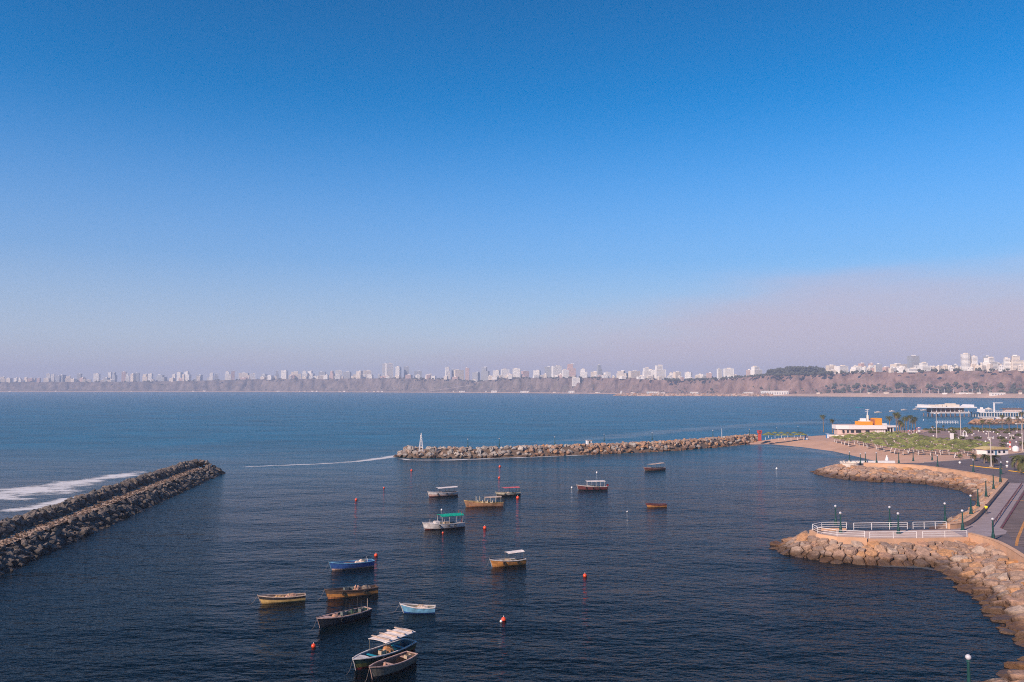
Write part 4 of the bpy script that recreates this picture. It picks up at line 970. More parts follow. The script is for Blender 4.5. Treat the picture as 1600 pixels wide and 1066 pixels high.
def make_boat(bow, stern, c_bottom, c_hull, c_strake, c_rail, c_in, label, beam=.30, fb=.62, F_bow=.55, dbl=False, thwarts=(.3, .55, .78), foredeck=0, post=True, rake=.5, scale_l=1.0, seat_c=None):
    b = G(bow[0], bow[1]); s_ = G(stern[0], stern[1]); d = b - s_; L = d.length * scale_l; B = max(1.45, L * beam)
    o = empty('fishing_boat', (b + s_) / 2, math.atan2(d.y, d.x), label, 'boat', 'boats moored in the harbour')
    n = 18
    def half(t):
        if t < .5: w_ = (1 - (1 - t / .5) ** 2.1) ** .75
        else: w_ = 1 - (.30 if not dbl else .97) * ((t - .5) / .5) ** (2.0 if not dbl else 2.6)
        return max(.02, w_) * B / 2
    def sheer(t): return fb * (1 + F_bow * (1 - t) ** 2.4 + (.12 if not dbl else .3) * t ** 3)
    def pt(t, k, inset=0, dz=0):
        prof = ((0, -.32), (.5, -.22), (.84, .20), (.93, .55), (1.0, 1.0))
        a, zf_ = prof[k]; z = zf_ * sheer(t) if zf_ > 0 else zf_ * (1 - .6 * (1 - t) ** 3)
        x = L / 2 - t * L + rake * max(0, z) / fb * (1 - t) ** 4 * .6 - (.0 if z >= 0 else .0)
        return Vector((x, max(0, half(t) * a - inset), z + dz))
    V = []; F_ = []; Mi = []
    for i in range(n + 1):
        t = i / n
        for k in range(4, 0, -1): q = pt(t, k); V.append((q.x, q.y, q.z))
        q = pt(t, 0); V.append((q.x, 0, q.z))
        for k in range(1, 5): q = pt(t, k); V.append((q.x, -q.y, q.z))
    hb = MB(); mi_of = (2, 1, 0, 0, 0, 0, 1, 2)
    for i in range(n):
        for k in range(8): a = i * 9 + k; F_.append(((a, a + 9, a + 10, a + 1), mi_of[k]))
    hb.v = [tuple(v) for v in V]
    for f, m_ in F_: hb.f.append(list(f)); hb.m.append(m_)
    hb.f.append([n * 9 + k for k in range(9)][::-1]); hb.m.append(1)
    hull = hb.build('hull', [P_[c_bottom], P_[c_hull], P_[c_strake]], o, smooth=False)
    # inner shell and sole
    V = []; ib = MB(); W = .07; zs = .12
    def inn(t, z): 
        k = (z / sheer(t)); w_ = half(t) * (0.86 + .14 * min(1, k)) - W; return max(.01, w_)
    tt = [.045 + (.985 - .045) * i / n for i in range(n + 1)]
    for t in tt:
        x = L / 2 - t * L
        V += [(x + rake * .6 * (1 - t) ** 4 * sheer(t) / fb * .9, inn(t, sheer(t)), sheer(t) - .02), (x, inn(t, zs) * .85, zs), (x, -inn(t, zs) * .85, zs), (x + rake * .6 * (1 - t) ** 4 * sheer(t) / fb * .9, -inn(t, sheer(t)), sheer(t) - .02)]
    F = []
    for i in range(n):
        for k in range(3): a = i * 4 + k; F.append((a, a + 1, a + 5, a + 4))
    F += [(0, 3, 2, 1), (n * 4, n * 4 + 1, n * 4 + 2, n * 4 + 3)]
    ib.add(V, F).build('inner_lining', P_[c_in], o)
    # gunwale
    for sg in (1, -1):
        V = []; F = []
        for i in range(n + 1):
            t = i / n; q = pt(t, 4)
            for dy, dz in ((.045, -.05), (.045, .04), (-.1, .04), (-.1, -.05)): V.append((q.x + (.03 if i == 0 else 0), sg * max(0.0, q.y + dy), q.z + dz))
        for i in range(n):
            for k in range(4): a = i * 4 + k; c = i * 4 + (k + 1) % 4; F.append((a, c, c + 4, a + 4))
        F += [(0, 1, 2, 3), (n * 4, n * 4 + 1, n * 4 + 2, n * 4 + 3)]
        MB().add(V, F).build('gunwale', P_[c_rail], o)
    q = pt(1, 4); MB().box((q.x + .02, 0, q.z - .01), (.12, 2 * q.y + .06, .1)).build('transom_cap', P_[c_rail], o)
    for t in thwarts: MB().box((L / 2 - t * L, 0, sheer(t) - .2), (.28, 2 * (half(t) - .07), .05)).build('thwart', P_[seat_c or c_in], o)
    if foredeck:
        V = []; F = []; m = 6
        for i in range(m + 1):
            t = .02 + foredeck * i / m; q = pt(t, 4, .03, -.03); V += [(q.x, q.y, q.z), (q.x, 0, q.z + .05), (q.x, -q.y, q.z)]
        for i in range(m):
            for k in range(2): a = i * 3 + k; F.append((a, a + 1, a + 4, a + 3))
        MB().add(V, F).build('foredeck', P_[c_rail if c_rail != 'dark' else c_in], o)
    if post:
        q = pt(0, 4); MB().tube([(pt(0, 2).x + .01, 0, -.02), (pt(0, 3).x + .02, 0, pt(0, 3).z), (q.x + .05, 0, q.z + .14)], [.03, .04, .045], 6).build('stem_post', P_[c_rail], o)
        MB().tube([(q.x - .02, 0, q.z + .1), (q.x + .5, .1, .25), (q.x + 1.0, .15, -.05)], .013, 4).build('mooring_line', m_rope, o)
    o['L'] = L
    return o, L, B, pt, half, sheer
def canopy(bt, t0, t1, h, col, posts=3, wide=.95, slats=0, slope=0.0, sag=.05, postcol='cream'):
    o, L, B, pt, half, sheer = bt; x0, x1 = L / 2 - t0 * L, L / 2 - t1 * L; wd = B * wide / 2; V = []; F = []; n, m = 10, 6
    for lay in (0, 1):
        for i in range(n + 1):
            for j in range(m + 1):
                s_ = j / m * 2 - 1; u = i / n
                x = x0 + (x1 - x0) * u
                V.append((x, s_ * wd, h + slope * (u - .5) + sag * (1 - s_ * s_) * 2 - (.05 if lay else 0) + .025 * mn.noise(Vector((x * 2, s_ * 2, h)))))
    k = (n + 1) * (m + 1)
    for i in range(n):
        for j in range(m):
            a = i * (m + 1) + j; F.append((a, a + m + 1, a + m + 2, a + 1)); F.append((k + a, k + a + 1, k + a + m + 2, k + a + m + 1))
    for i in range(n):
        for j in (0, m): a = i * (m + 1) + j; F.append((a, a + m + 1, k + a + m + 1, k + a))
    for j in range(m):
        for i in (0, n): a = i * (m + 1) + j; F.append((a, a + 1, k + a + 1, k + a))
    MB().add(V, F).build('canopy', P_[col], o)
    for i in range(posts):
        t = t0 + (t1 - t0) * (.04 + .92 * i / (posts - 1)); x = L / 2 - t * L
        for sg in (-1, 1): MB().tube([(x, sg * min(half(t) - .05, wd), sheer(t) - .1), (x, sg * wd * .96, h + slope * ((t - t0) / (t1 - t0) - .5))], .03, 5).build('canopy_post', P_[postcol], o)
    for i in range(slats):
        x = x0 + (x1 - x0) * (i + .5) / slats
        zc = h + slope * ((i + .5) / slats - .5)
        MB().box((x, 0, zc + .17), (.16, 2 * wd, .09)).build('canopy_batten', P_['tan'], o)
_b = bmesh.new(); bmesh.ops.create_icosphere(_b, subdivisions=2, radius=1); LUMP = [v.co.copy() for v in _b.verts]; LUMPF = [[v.index for v in f.verts] for f in _b.faces]; _b.free()
def heap(bt, t, size, col, label, seed, hgt=.4, cat='fishing net', name='net_pile', wz=None):
    o, L, B, pt, half, sheer = bt; rn = random.Random(seed)
    base = o.matrix_basis @ Vector((L / 2 - t * L, 0, sheer(t) - .32)) if False else None
    ca, sa = math.cos(o.rotation_euler.z), math.sin(o.rotation_euler.z); lx = L / 2 - t * L
    loc = Vector((o.location.x + lx * ca, o.location.y + lx * sa, .17))
    hb = MB(); top_ = max(.3, sheer(t) - .10 + hgt * 1.05)
    for q in range(16):
        a = rn.uniform(0, 6.28); rr = math.sqrt(rn.random()); c = Vector((math.cos(a) * rr * size[0] * .36, math.sin(a) * rr * size[1] * .34, 0))
        rad = size[0] * rn.uniform(.13, .22); hz_ = top_ * (1 - .55 * rr * rr) * rn.uniform(.75, 1.1); e = Matrix.Rotation(rn.uniform(0, 6), 3, 'Z')
        VV = []
        for v in LUMP:
            k = 1 + .35 * mn.noise(v * 2.2 + Vector((q, seed, 0))); w3 = e @ Vector((v.x * rad * 1.35 * k, v.y * rad * k, 0)); lim = max(.05, half(min(.98, max(.05, t - (c.x + w3.x) / L))) * .9 - .16); VV.append((c.x + w3.x, max(-lim, min(lim, c.y + w3.y)), max(-.04, hz_ * (.45 + .55 * v.z * k))))
        hb.add(VV, LUMPF)
    ob = hb.build(name, col, label=label, cat=cat); ob.location = loc; ob.rotation_euler = (0, 0, o.rotation_euler.z); return ob
m_net = M('net_pink', (.50, .27, .19), .95, .5, 6, 1.0); m_nety = M('net_yellow', (.55, .30, .12), .95, .5, 6, 1.0); m_netg = M('net_grey', (.20, .15, .12), .95, .5, 5, 1.0); m_neto = M('net_orange', (.45, .20, .085), .95, .55, 6, 1.0); m_tarp = M('tarp', (.55, .40, .32), .8, .3, 3, .5)
def outboard(bt, col='dark'):
    o, L, B, pt, half, sheer = bt; x = -L / 2
    om = MB().box((x - .2, 0, sheer(1) + .25), (.45, .36, .5)).build('outboard_motor', P_[col], o); MB().tube([(x - .22, 0, sheer(1)), (x - .25, 0, -.3)], .07, 6).build('drive_leg', P_[col], om)
def poles_up(bt, ts, h, col='grey', r=.03, lean=0):
    o, L, B, pt, half, sheer = bt
    for t, sg in ts: MB().tube([(L / 2 - t * L, sg * (half(t) - .08), sheer(t) - .3), (L / 2 - t * L + lean, sg * (half(t) - .12), sheer(t) + h)], r, 5).build('stanchion', P_[col], o)

m_crate = M('fish_crate', (.42, .30, .20), .8, .2, 3); m_crateb = M('grey_crate', (.13, .14, .13), .6, .2, 3); m_oar = M('oar_wood', (.40, .24, .13), .8, .2, 3); m_tyre = M('tyre_rubber', (.015, .015, .016), .8)
def clutter(bt, seed, what, crates=2, tyres=2, oars=True):
    o, L, B, pt, half, sheer = bt; rn = random.Random(seed); rz = o.rotation_euler.z; ca, sa = math.cos(rz), math.sin(rz)
    def wp(x, y, z): return Vector((o.location.x + x * ca - y * sa, o.location.y + x * sa + y * ca, z))
    for k in range(crates):
        t = rn.uniform(.35, .85); x = L / 2 - t * L; y = rn.uniform(-.3, .3) * half(t); mt = rn.choice((m_crate, m_crateb)); h_ = rn.uniform(.25, .4)
        c = empty('fish_crate', wp(x, y, sheer(t) - .2 + .03), rz + rn.uniform(-.4, .4), f'small open fish crate lying in the {what}', 'crate', f'crates in the {what}')
        MB().box((0, 0, .03), (.6, .42, .05)).build('base', mt, c)
        for q, (cx2, cy2, sx2, sy2) in enumerate(((.29, 0, .03, .42), (-.29, 0, .03, .42), (0, .2, .55, .03), (0, -.2, .55, .03))): MB().box((cx2, cy2, .055 + h_ / 2), (sx2, sy2, h_)).build('side', mt, c)
    if oars:
        for sg in (-1, 1):
            c = empty('oar', wp(-L * .05, sg * B * .2, sheer(.5) - .12), rz + rn.uniform(-.06, .06), f'wooden oar laid along the thwarts of the {what}', 'oar', f'oars in the {what}')
            MB().tube([(-L * .22, 0, 0), (L * .2, 0, .02)], .03, 6).build('shaft', m_oar, c); MB().box((L * .2 + .25, 0, .02), (.55, .15, .03)).build('blade', m_oar, c)
    for k in range(tyres):
        t = .3 + .45 * k / max(1, tyres - 1) + rn.uniform(-.05, .05); x = L / 2 - t * L
        for sg in (-1, 1):
            ring = [(x + .2 * math.cos(a), sg * (half(t) + .06), sheer(t) * .62 + .2 * math.sin(a)) for a in [2 * math.pi * i / 10 for i in range(11)]]
            MB().tube(ring, .06, 5, cap=False).build('tyre_fender', m_tyre, o)

b1 = make_boat((557, 1047), (641, 1013), 'red', 'olive', 'green', 'white', 'deepteal', 'teal and olive fishing boat under a pale ribbed sun canopy', beam=.32, fb=.72, foredeck=.16, seat_c='teal')
canopy(b1, .36, .93, 1.95, 'wcan', 3, .98, slats=4, slope=.0, postcol='grey')
heap(b1, .55, (1.5, 1.2), m_neto, 'orange net pile inside the teal boat below its ribbed canopy', 3, .35)
b2 = make_boat((583, 1061), (644, 1034), 'dark', 'grey', 'grey', 'pink', 'brown', 'weathered grey open boat tied beside the canopied teal boat', beam=.36, fb=.75, thwarts=(.42, .85), seat_c='pink')
heap(b2, .3, (.7, .6), m_net, 'small pink bundle in the bow of the weathered grey boat', 5, .05, 'bundle', 'bundle')
b3 = make_boat((501, 981), (575, 961), 'navy', 'navy', 'navy', 'pink', 'green', 'black-hulled fishing boat crowded with dark green gear and poles', beam=.30, fb=.72, foredeck=.2)
heap(b3, .30, (1.7, 1.3), m_net, 'pinkish nets heaped in the bow of the black-hulled boat', 7, .15); heap(b3, .62, (1.6, 1.2), M('net_green', (.05, .09, .06), .95, .5, 6, 1.0), 'dark green nets amidships in the black-hulled boat', 8, .3)
poles_up(b3, ((.5, 1), (.62, -1), (.75, 1), (.85, -1)), 1.3, 'dark', .04); poles_up(b3, ((.9, 1),), 1.3, 'tan', .035)
b4 = make_boat((513, 936), (589, 927), 'rust', 'orange', 'brown', 'brown', 'brown', 'orange-hulled boat with brown topsides and grey nets aft', beam=.26, fb=.78)
heap(b4, .58, (1.3, 1.1), m_net, 'pinkish net heap in the orange-hulled brown boat', 9, .35); heap(b4, .78, (1.9, 1.2), m_netg, 'grey tarpaulin heap in the stern of the orange-hulled brown boat', 10, .35, 'tarpaulin', 'tarpaulin')
b5 = make_boat((409, 943), (477, 937.5), 'yellow', 'yellow', 'dark', 'tan', 'brown', 'yellow boat with a dark stripe and pink nets inside', beam=.28, fb=.62)
heap(b5, .68, (1.5, 1.0), m_net, 'pink net heap in the yellow boat', 12, .35); heap(b5, .42, (1.7, .9), m_nety, 'yellowish net heap in the yellow boat', 13, .1)
b6 = make_boat((519, 891), (583, 884), 'pink', 'blue', 'blue', 'sky', 'blue', 'deep blue open boat with a pale tarp aft', beam=.30, fb=.75)
heap(b6, .68, (2.0, 1.2), m_tarp, 'pale tarpaulin bundle in the deep blue boat', 14, .25, 'tarpaulin', 'tarpaulin'); poles_up(b6, ((.82, 1), (.86, -1)), .5, 'white')
b7 = make_boat((632, 957.5), (680, 957), 'blue', 'sky', 'sky', 'white', 'grey', 'small light blue rowing boat filled with beige nets', beam=.36, fb=.6, F_bow=.7)
heap(b7, .62, (1.8, 1.2), m_tarp, 'beige net heap in the small light blue boat', 16, .2)
b8 = make_boat((770, 886), (820, 881), 'orange', 'orange', 'orange', 'white', 'grey', 'bright orange boat with a small white flat canopy', beam=.3, fb=.7, seat_c='white', thwarts=(.3, .45, .6))
canopy(b8, .42, .93, 1.9, 'wcan', 2, .95, slope=.1, postcol='grey')
b9 = make_boat((664, 828), (724, 823), 'maroon', 'white', 'white', 'white', 'grey', 'white launch with a bright green canopy and red bottom', beam=.34, fb=.85, foredeck=.3, seat_c='white')
canopy(b9, .36, .95, 2.35, 'gcan', 4, 1.0, sag=.12, postcol='white'); poles_up(b9, ((.1, 1), (.16, -1), (.2, 1)), .6, 'white')
MB().box((b9[1] * .5 - .30 * b9[1], 0, 1.1), (.9, 1.1, .6)).build('cabin_box', P_['white'], b9[0]); MB().box((-b9[1] * .36, 0, .95), (.9, 1.3, .8)).build('engine_box', P_['white'], b9[0]); poles_up(b9, ((.9, 1), (.92, -1)), 2.1, 'red')
b10 = make_boat((729, 792), (786, 791), 'rust', 'wood', 'wood', 'yellow', 'brown', 'varnished orange-brown passenger boat with cream seats under a thatched awning', beam=.24, fb=.78, F_bow=.8, thwarts=())
canopy(b10, .48, .95, 2.05, 'tan', 4, .95, slope=.15, postcol='cream')
for k in range(4):
    x = b10[1] / 2 - (.28 + k * .13) * b10[1]; MB().box((x, 0, .8), (.5, 1.3, .1)).build('seat', P_['cream'], b10[0]); MB().box((x - .25, 0, 1.05), (.1, 1.3, .55)).build('seat_back', P_['cream'], b10[0])
poles_up(b10, ((.26, 1), (.26, -1), (.36, 1), (.36, -1)), 1.2, 'cream'); outboard(b10)
b11 = make_boat((777, 776), (812, 774), 'dark', 'dark', 'cream', 'cream', 'brown', 'dark boat shaded by a flat red awning behind the varnished passenger boat', beam=.34, fb=.7)
canopy(b11, .25, .95, 2.0, 'rcan', 3, .9, postcol='dark')
heap(b11, .5, (1.2, .9), m_tarp, 'pale bundle in the boat with the flat red awning', 19, .2, 'bundle', 'bundle')
b12 = make_boat((671, 777), (714, 774), 'maroon', 'pink', 'white', 'white', 'maroon', 'pinkish white boat with a long flat cream awning', beam=.28, fb=.85)
canopy(b12, .28, .98, 2.05, 'wcan', 5, .95, slope=.08, postcol='dark')
b13 = make_boat((904, 766), (948, 765.5), 'dark', 'maroon', 'maroon', 'white', 'brown', 'maroon boat with a long white roof on white posts', beam=.30, fb=.85)
canopy(b13, .27, .93, 2.25, 'wcan', 5, .95, postcol='white'); outboard(b13, 'red'); heap(b13, .5, (2.2, 1.0), m_netg, 'grey cargo heap in the maroon boat with the white roof', 23, .15, 'cargo', 'cargo_heap')
b14 = make_boat((1008, 736.5), (1038, 735), 'dark', 'brown', 'maroon', 'pink', 'brown', 'dark brown boat with a tilted tan awning', beam=.32, fb=.8, post=True)
canopy(b14, .18, .93, 2.2, 'tan', 4, .95, slope=.35, postcol='grey')
b15 = make_boat((1012, 792.5), (1041, 792), 'orange', 'orange', 'maroon', 'maroon', 'brown', 'small orange and maroon rowing boat riding alone', beam=.36, fb=.55)
b16 = make_boat((832, 713), (841, 713), 'turq', 'turq', 'turq', 'white', 'grey', 'tiny turquoise dinghy at the foot of the boulder jetty', beam=.45, fb=.45, post=False, thwarts=(.5,))
clutter(b1, 1, 'teal and olive boat', 2, 2, False); clutter(b2, 2, 'weathered grey open boat', 1, 0, False); clutter(b3, 3, 'black-hulled boat', 3, 2, True); clutter(b4, 4, 'orange-hulled brown boat', 2, 2, True)
clutter(b5, 5, 'yellow boat', 1, 0, True); clutter(b6, 6, 'deep blue boat', 1, 0, True); clutter(b7, 7, 'small light blue boat', 1, 0, True); clutter(b8, 8, 'bright orange boat', 2, 2, False); clutter(b9, 9, 'green canopy launch', 2, 3, False); clutter(b12, 10, 'pinkish white boat', 2, 3, False); clutter(b13, 11, 'maroon boat', 2, 3, False); clutter(b11, 12, 'red awning boat', 1, 2, False)
# far moored craft in the bay
for (x, y, wpx, cl, lab) in ((1343, 637.5, 12, 'turq', 'turquoise boat moored in the bay beyond the restaurant'), (1372, 645.5, 11, 'white', 'low white skiff moored beyond the restaurant mast'), (1394, 643.8, 9, 'white', 'white motorboat moored behind the palm grove'), (1412.5, 641.6, 9, 'white', 'white cruiser with dark windows moored beyond the palm grove'), (1431, 640.6, 9, 'white', 'white launch moored between the palm grove and the club pier'), (1444, 642, 11, 'white', 'long low white boat moored at the wing of the club pier')):
    b_ = make_boat((x - wpx / 2, y), (x + wpx / 2, y - .1), 'blue' if cl == 'turq' else 'white', cl, cl, 'white' if cl == 'white' else 'turq', 'grey', lab, beam=.26, fb=.9, post=False, thwarts=(.6,), foredeck=.35)
    if wpx < 12: MB().box((0, 0, 1.35), (b_[1] * .3, b_[2] * .6, .9)).build('cabin', P_['white'], b_[0])
    tag(b_[0], None, None, 'boats moored in the bay')

# ------------------------------------------------------------------ buoys
m_buoy = M('buoy_orange', (.75, .07, .02), .35, .12, 4)
def buoy(x, y, r, label, mat=m_buoy):
    r *= .78; p = G(x, y); o = empty('mooring_buoy', p, 0, label, 'buoy', 'mooring buoys in the harbour')
    pr_ = [(.02, -r * .5)] + [(r * math.sin(math.pi * k / 9), r * .45 - r * math.cos(math.pi * k / 9)) for k in range(2, 9)] + [(r * .12, r * 1.48)]
    MB().lathe(pr_, 12).build('float', mat, o, smooth=True); MB().tube([(0, 0, r * 1.4), (0, 0, r * 1.95)], r * .12, 6).build('eye', m_white, o)
for x, y, r, lab in ((587.5, 869, .36, 'orange buoy close to the deep blue boat'), (757.5, 826, .42, 'orange buoy near the white launch with the green canopy'), (787, 970, .36, 'bright orange buoy in open water beyond the light blue rowing boat'), (914, 901, .36, 'orange buoy alone in dark water nearest the railed pier'), (556.5, 782, .42, 'red buoy between the gravel breakwater and the pinkish white boat'), (600, 763, .3, 'small red buoy in the middle of the harbour mouth'), (643, 736, .45, 'red buoy just inside the jetty beacon'), (781, 730, .5, 'red buoy close under the boulder jetty'), (780, 747.5, .45, 'red buoy between the jetty and the flat red awning boat'), (809, 779, .5, 'red buoy at the stern of the flat red awning boat'), (490, 1011, .3, 'small red buoy near the black-hulled boat'), (692, 833.5, .25, 'small red float below the green canopy launch')):
    buoy(x, y, r, lab)
for x, y, r, lab in ((1213.5, 733, .4, 'small white buoy off the little beach'), (932.5, 739, .35, 'white buoy between the maroon boat and the jetty'), (690, 797.5, .25, 'tiny white float by the pinkish white boat'), (893.5, 762.5, .3, 'white float off the bow of the maroon boat'), (1443, 657, .6, 'white buoy off the landing stage'), (980, 800, .2, 'tiny white float near the small orange and maroon rowing boat'), (783, 972, .2, 'little white float beside the bright orange buoy')): buoy(x, y, r, lab, m_white)

# ------------------------------------------------------------------ far coast
D_PX = [-700, -300, 0, 400, 600, 800, 1000, 1200, 1400, 1600, 1800, 2300, 4200]; D_V = [4300, 4450, 4500, 4600, 4200, 3700, 3100, 2420, 2160, 1960, 1800, 1600, 1400]
T_PX = [-700, -300, 0, 200, 300, 400, 600, 700, 745, 770, 800, 900, 1000, 1060, 1120, 1200, 1300, 1400, 1600, 2300, 4200]; T_V = [597, 597, 597, 596.5, 595, 592.5, 591, 592, 597, 592, 590.5, 590, 591, 594, 592, 585.5, 582.5, 579.5, 577, 576, 573]
def cd(px): return float(np.interp(px, D_PX, D_V))
def ctop(px): 
    y = cd(px) * 1.012; return ZY(float(np.interp(px, T_PX, T_V)), y)
def bz(px): return float(np.interp(px, (1180, 1340), (0, 6.5)))
def cpt(px, back, z):
    y = cd(px) + back; return (XY_(px, 600, y), y, z)
def cliff_material():
    m, nt, b = new_mat('cliff_earth')
    pos = nd(nt, 'ShaderNodeNewGeometry').outputs['Position']
    mp_ = nd(nt, 'ShaderNodeMapping'); mp_.inputs['Scale'].default_value = (1, 1, .35); nt.links.new(pos, mp_.inputs[0])
    spc = nd(nt, 'ShaderNodeSeparateXYZ'); nt.links.new(pos, spc.inputs[0]); haze_fade = mrange(nt, spc.outputs[0], -200, 900, 0, 1, True)   # red earth nearby, greyer far off: distance haze put into the colour
    c = mixc(nt, mrange(nt, noise_n(nt, .035, 7, mp_.outputs[0], .65), .35, .65, 0, 1), mixc(nt, haze_fade, (.085, .062, .055), (.115, .06, .048)), mixc(nt, haze_fade, (.25, .185, .155), (.31, .185, .145)))
    g = mrange(nt, noise_n(nt, .016, 7, pos, .7), .54, .66, 0, .5)
    c = mixc(nt, g, c, (.075, .075, .045)); nt.links.new(c, b.inputs['Base Color']); b.inputs['Roughness'].default_value = 1
    return m
m_cliff = cliff_material(); m_far_sand = M('far_sand', (.52, .33, .24), 1, .2, .02); m_plat = M('plateau_earth', (.20, .16, .12), 1, .3, .01)
cols = list(np.arange(-700, 1800, 2.6)) + list(np.arange(1800, 4200, 6)); rows = None
V = []; Fc = []; Fs = []; Fp = []
NR = 17
for px in cols:
    zt = ctop(px); d = cd(px)
    amp = float(np.interp(px, (900, 1250, 1400), (1.0, .6, .35)))
    bw = 46 + 18 * mn.noise(Vector((px * .01, 9, 0)))
    V += [cpt(px, -6, -.6), cpt(px, bw * .5, 2.2 + bz(px) * .55), cpt(px, bw, 3.4 + bz(px)), cpt(px, bw + 16, 4.0 + bz(px))]
    for r in range(9):
        u = r / 8; sl = px + 7 * u * mn.noise(Vector((px * .02, 7, 0)))
        g1 = abs(mn.noise(Vector((sl * .055, u * .25, 3)))); g2 = abs(mn.noise(Vector((sl * .14, u * .6, 8)))); g3 = mn.noise(Vector((sl * .3, u * 3.5, 1)))
        cut = amp * (105 * max(0, .34 - g1) * (1 - .35 * u) * min(1, u * 5 + .1) + 26 * max(0, .3 - g2) * (1 - .5 * u) + 5 * g3)
        back = bw + 18 + 66 * u + cut * float(np.interp(px, (300, 700), (.7, 1.2)))
        z = 4 + bz(px) + (zt - 4 - bz(px)) * (u ** .85) + (2.5 * mn.noise(Vector((px * .18, u * 5, 4))) if 0 < u < 1 else 0) + (2.0 * mn.noise(Vector((px * .06, 2, 2))) - 5 * amp * max(0, .2 - g1) if u == 1 else 0)
        V.append(cpt(px, back, z))
    V += [cpt(px, bw + 140, zt + .5), cpt(px, bw + 300, zt + 1), cpt(px, bw + 700, zt + 3), cpt(px, bw + 1500, zt + 4)]
for i in range(len(cols) - 1):
    for r in range(NR - 1):
        a = i * NR + r; q = (a, a + NR, a + NR + 1, a + 1)
        (Fs if r < 3 else Fc if r < 12 else Fp).append(q)
mb = MB(); mb.add(V, Fs, 0); b0 = len(mb.v); 
for F, mi in ((Fc, 1), (Fp, 2)):
    for f in F: mb.f.append(list(f)); mb.m.append(mi)
mb.build('coastal_cliffs', [m_far_sand, m_cliff, m_plat], kind='structure', smooth=True)

m_b = {'w': M('block_white', (.84, .77, .71), .8, .06, .05), 'c': M('block_cream', (.74, .61, .49), .8, .06, .05), 'g': M('block_grey', (.34, .34, .36), .7, .08, .05), 'p': M('block_pink', (.56, .36, .31), .8, .08, .05)}
m_win = M('block_windows', (.34, .31, .31), .3, .3, .2)
CN = {'w': 'white', 'c': 'cream', 'g': 'grey', 'p': 'pinkish'}
def block(px, wpx, top, c, label, group=None, setback=60, big=False, style=0, low=None):
    d = cd(px); y = d + 125 + setback; z0 = (low if low is not None else ctop(px)) - 3; k = y / FPX
    x = XY_(px, 590, y); wd = max(6, wpx * k); h = max(7, ZY(top, y) - z0); dp = min(26, max(10, wd * .8))
    o = empty('apartment_building', (x, y, z0), random.uniform(-.5, .35), label, 'building', group)
    main = MB(); 
    if style == 1: main.lathe([(wd * .52, 0), (wd * .52, h)], 14, (0, dp / 2, 0))
    elif style == 2: main.box((0, dp / 2, h * .36), (wd, dp, h * .72)); main.box((-wd * .12, dp / 2, h * .86), (wd * .62, dp * .8, h * .28 - .02))
    else: main.box((0, dp / 2, h / 2), (wd, dp, h))
    wo = main.build('wall', m_b[c], o)
    rb = MB(); rb.box((wd * random.uniform(-.2, .2), dp / 2, h + 1.4), (wd * .35, dp * .4, 2.8)); rb.build('roof_block', m_b['w' if c != 'w' else 'c'], o)
    fl = max(2, int(h / 3.3)); fh = h / fl
    if big:
        for i in range(1, fl):
            wdt = wd if style != 2 or i * fh < h * .7 else wd * .6; xo = 0 if wdt == wd else -wd * .12
            if style == 1: MB().lathe([(wd * .525, 0), (wd * .525, fh * .45)], 14, (0, dp / 2, i * fh)).build('window_band', m_win, wo)
            else: MB().box((xo, (dp / 2 if wdt == wd else dp / 2), i * fh + fh * .35), (wdt * .86, (dp if wdt == wd else dp * .8) + .3, fh * .42)).build('window_band', m_win, wo); 
    else:
        mw = MB(); nc = max(2, int(wd / 4.5))
        for i in range(1, fl):
            for j in range(nc):
                if random.random() < .8: mw.box(((j + .5) / nc * wd * .94 - wd * .47, dp * .12 if style == 2 and i * fh > h * .7 else 0, i * fh + fh * .3), (wd / nc * .55, .3, fh * .45))
        if mw.v: tag(mw.build('windows', m_win, wo), kind='stuff')
    return o
LST = '''4 8 589 c;30 6 591 w;40 6 590 c;50 8 591 w;75 6 584 w;82 5 585 w;90 6 587 g;95 8 586 g;107 9 588 c;123 6 584 g;150 8 584 w;171 5 582 w;177 6 582 g;193 6 581 p;199 5 584 w;206 6 584 c;213 7 583 g;226 8 585 c;234 6 584 w;250 16 586 g;271 5 585 w;279 7 582 w;286 4 585 c;291 9 581 w;310 8 586 g;330 5 583 w;338 6 584 g;356 9 581 w;364 5 580 p;380 14 583 c;395 8 584 w;412 12 585 g;433 5 580 g;443 9 579 w;462 16 581 c;476 8 580 w;484 10 580 w;503 10 581 g;518 6 580 p;529 10 579 w;541 12 581 g;560 8 580 c;574 12 579 c;635 8 573 g;653 12 580 g;670 12 585 w;700 7 574 w;708 5 577 g;718 14 578 c;730 6 575 p;742 10 582 g;757 12 574 g;775 10 579 w;790 12 577 w;807 12 576 w;822 10 580 p;838 10 579 w;857 12 573 g;871 14 572 w;885 10 578 w;893 13 569 p;912 11 577 w;930 14 581 c;938 7 570 g;950 9 582 w;1018 12 578 w;1050 8 583 w;1060 10 581 c;1075 10 582 w;1095 8 585 w;1108 8 583 p;1345 18 573 w;1350 10 568 p;1362 6 568 p;1375 8 569 g;1368 10 575 p;1390 14 574 p;1410 22 569 c;1462 22 573 c;1480 14 571 w;1494 8 570 g;1612 14 560 w;1640 16 563 c;1670 12 558 w;1700 18 565 w'''
used_l = {}
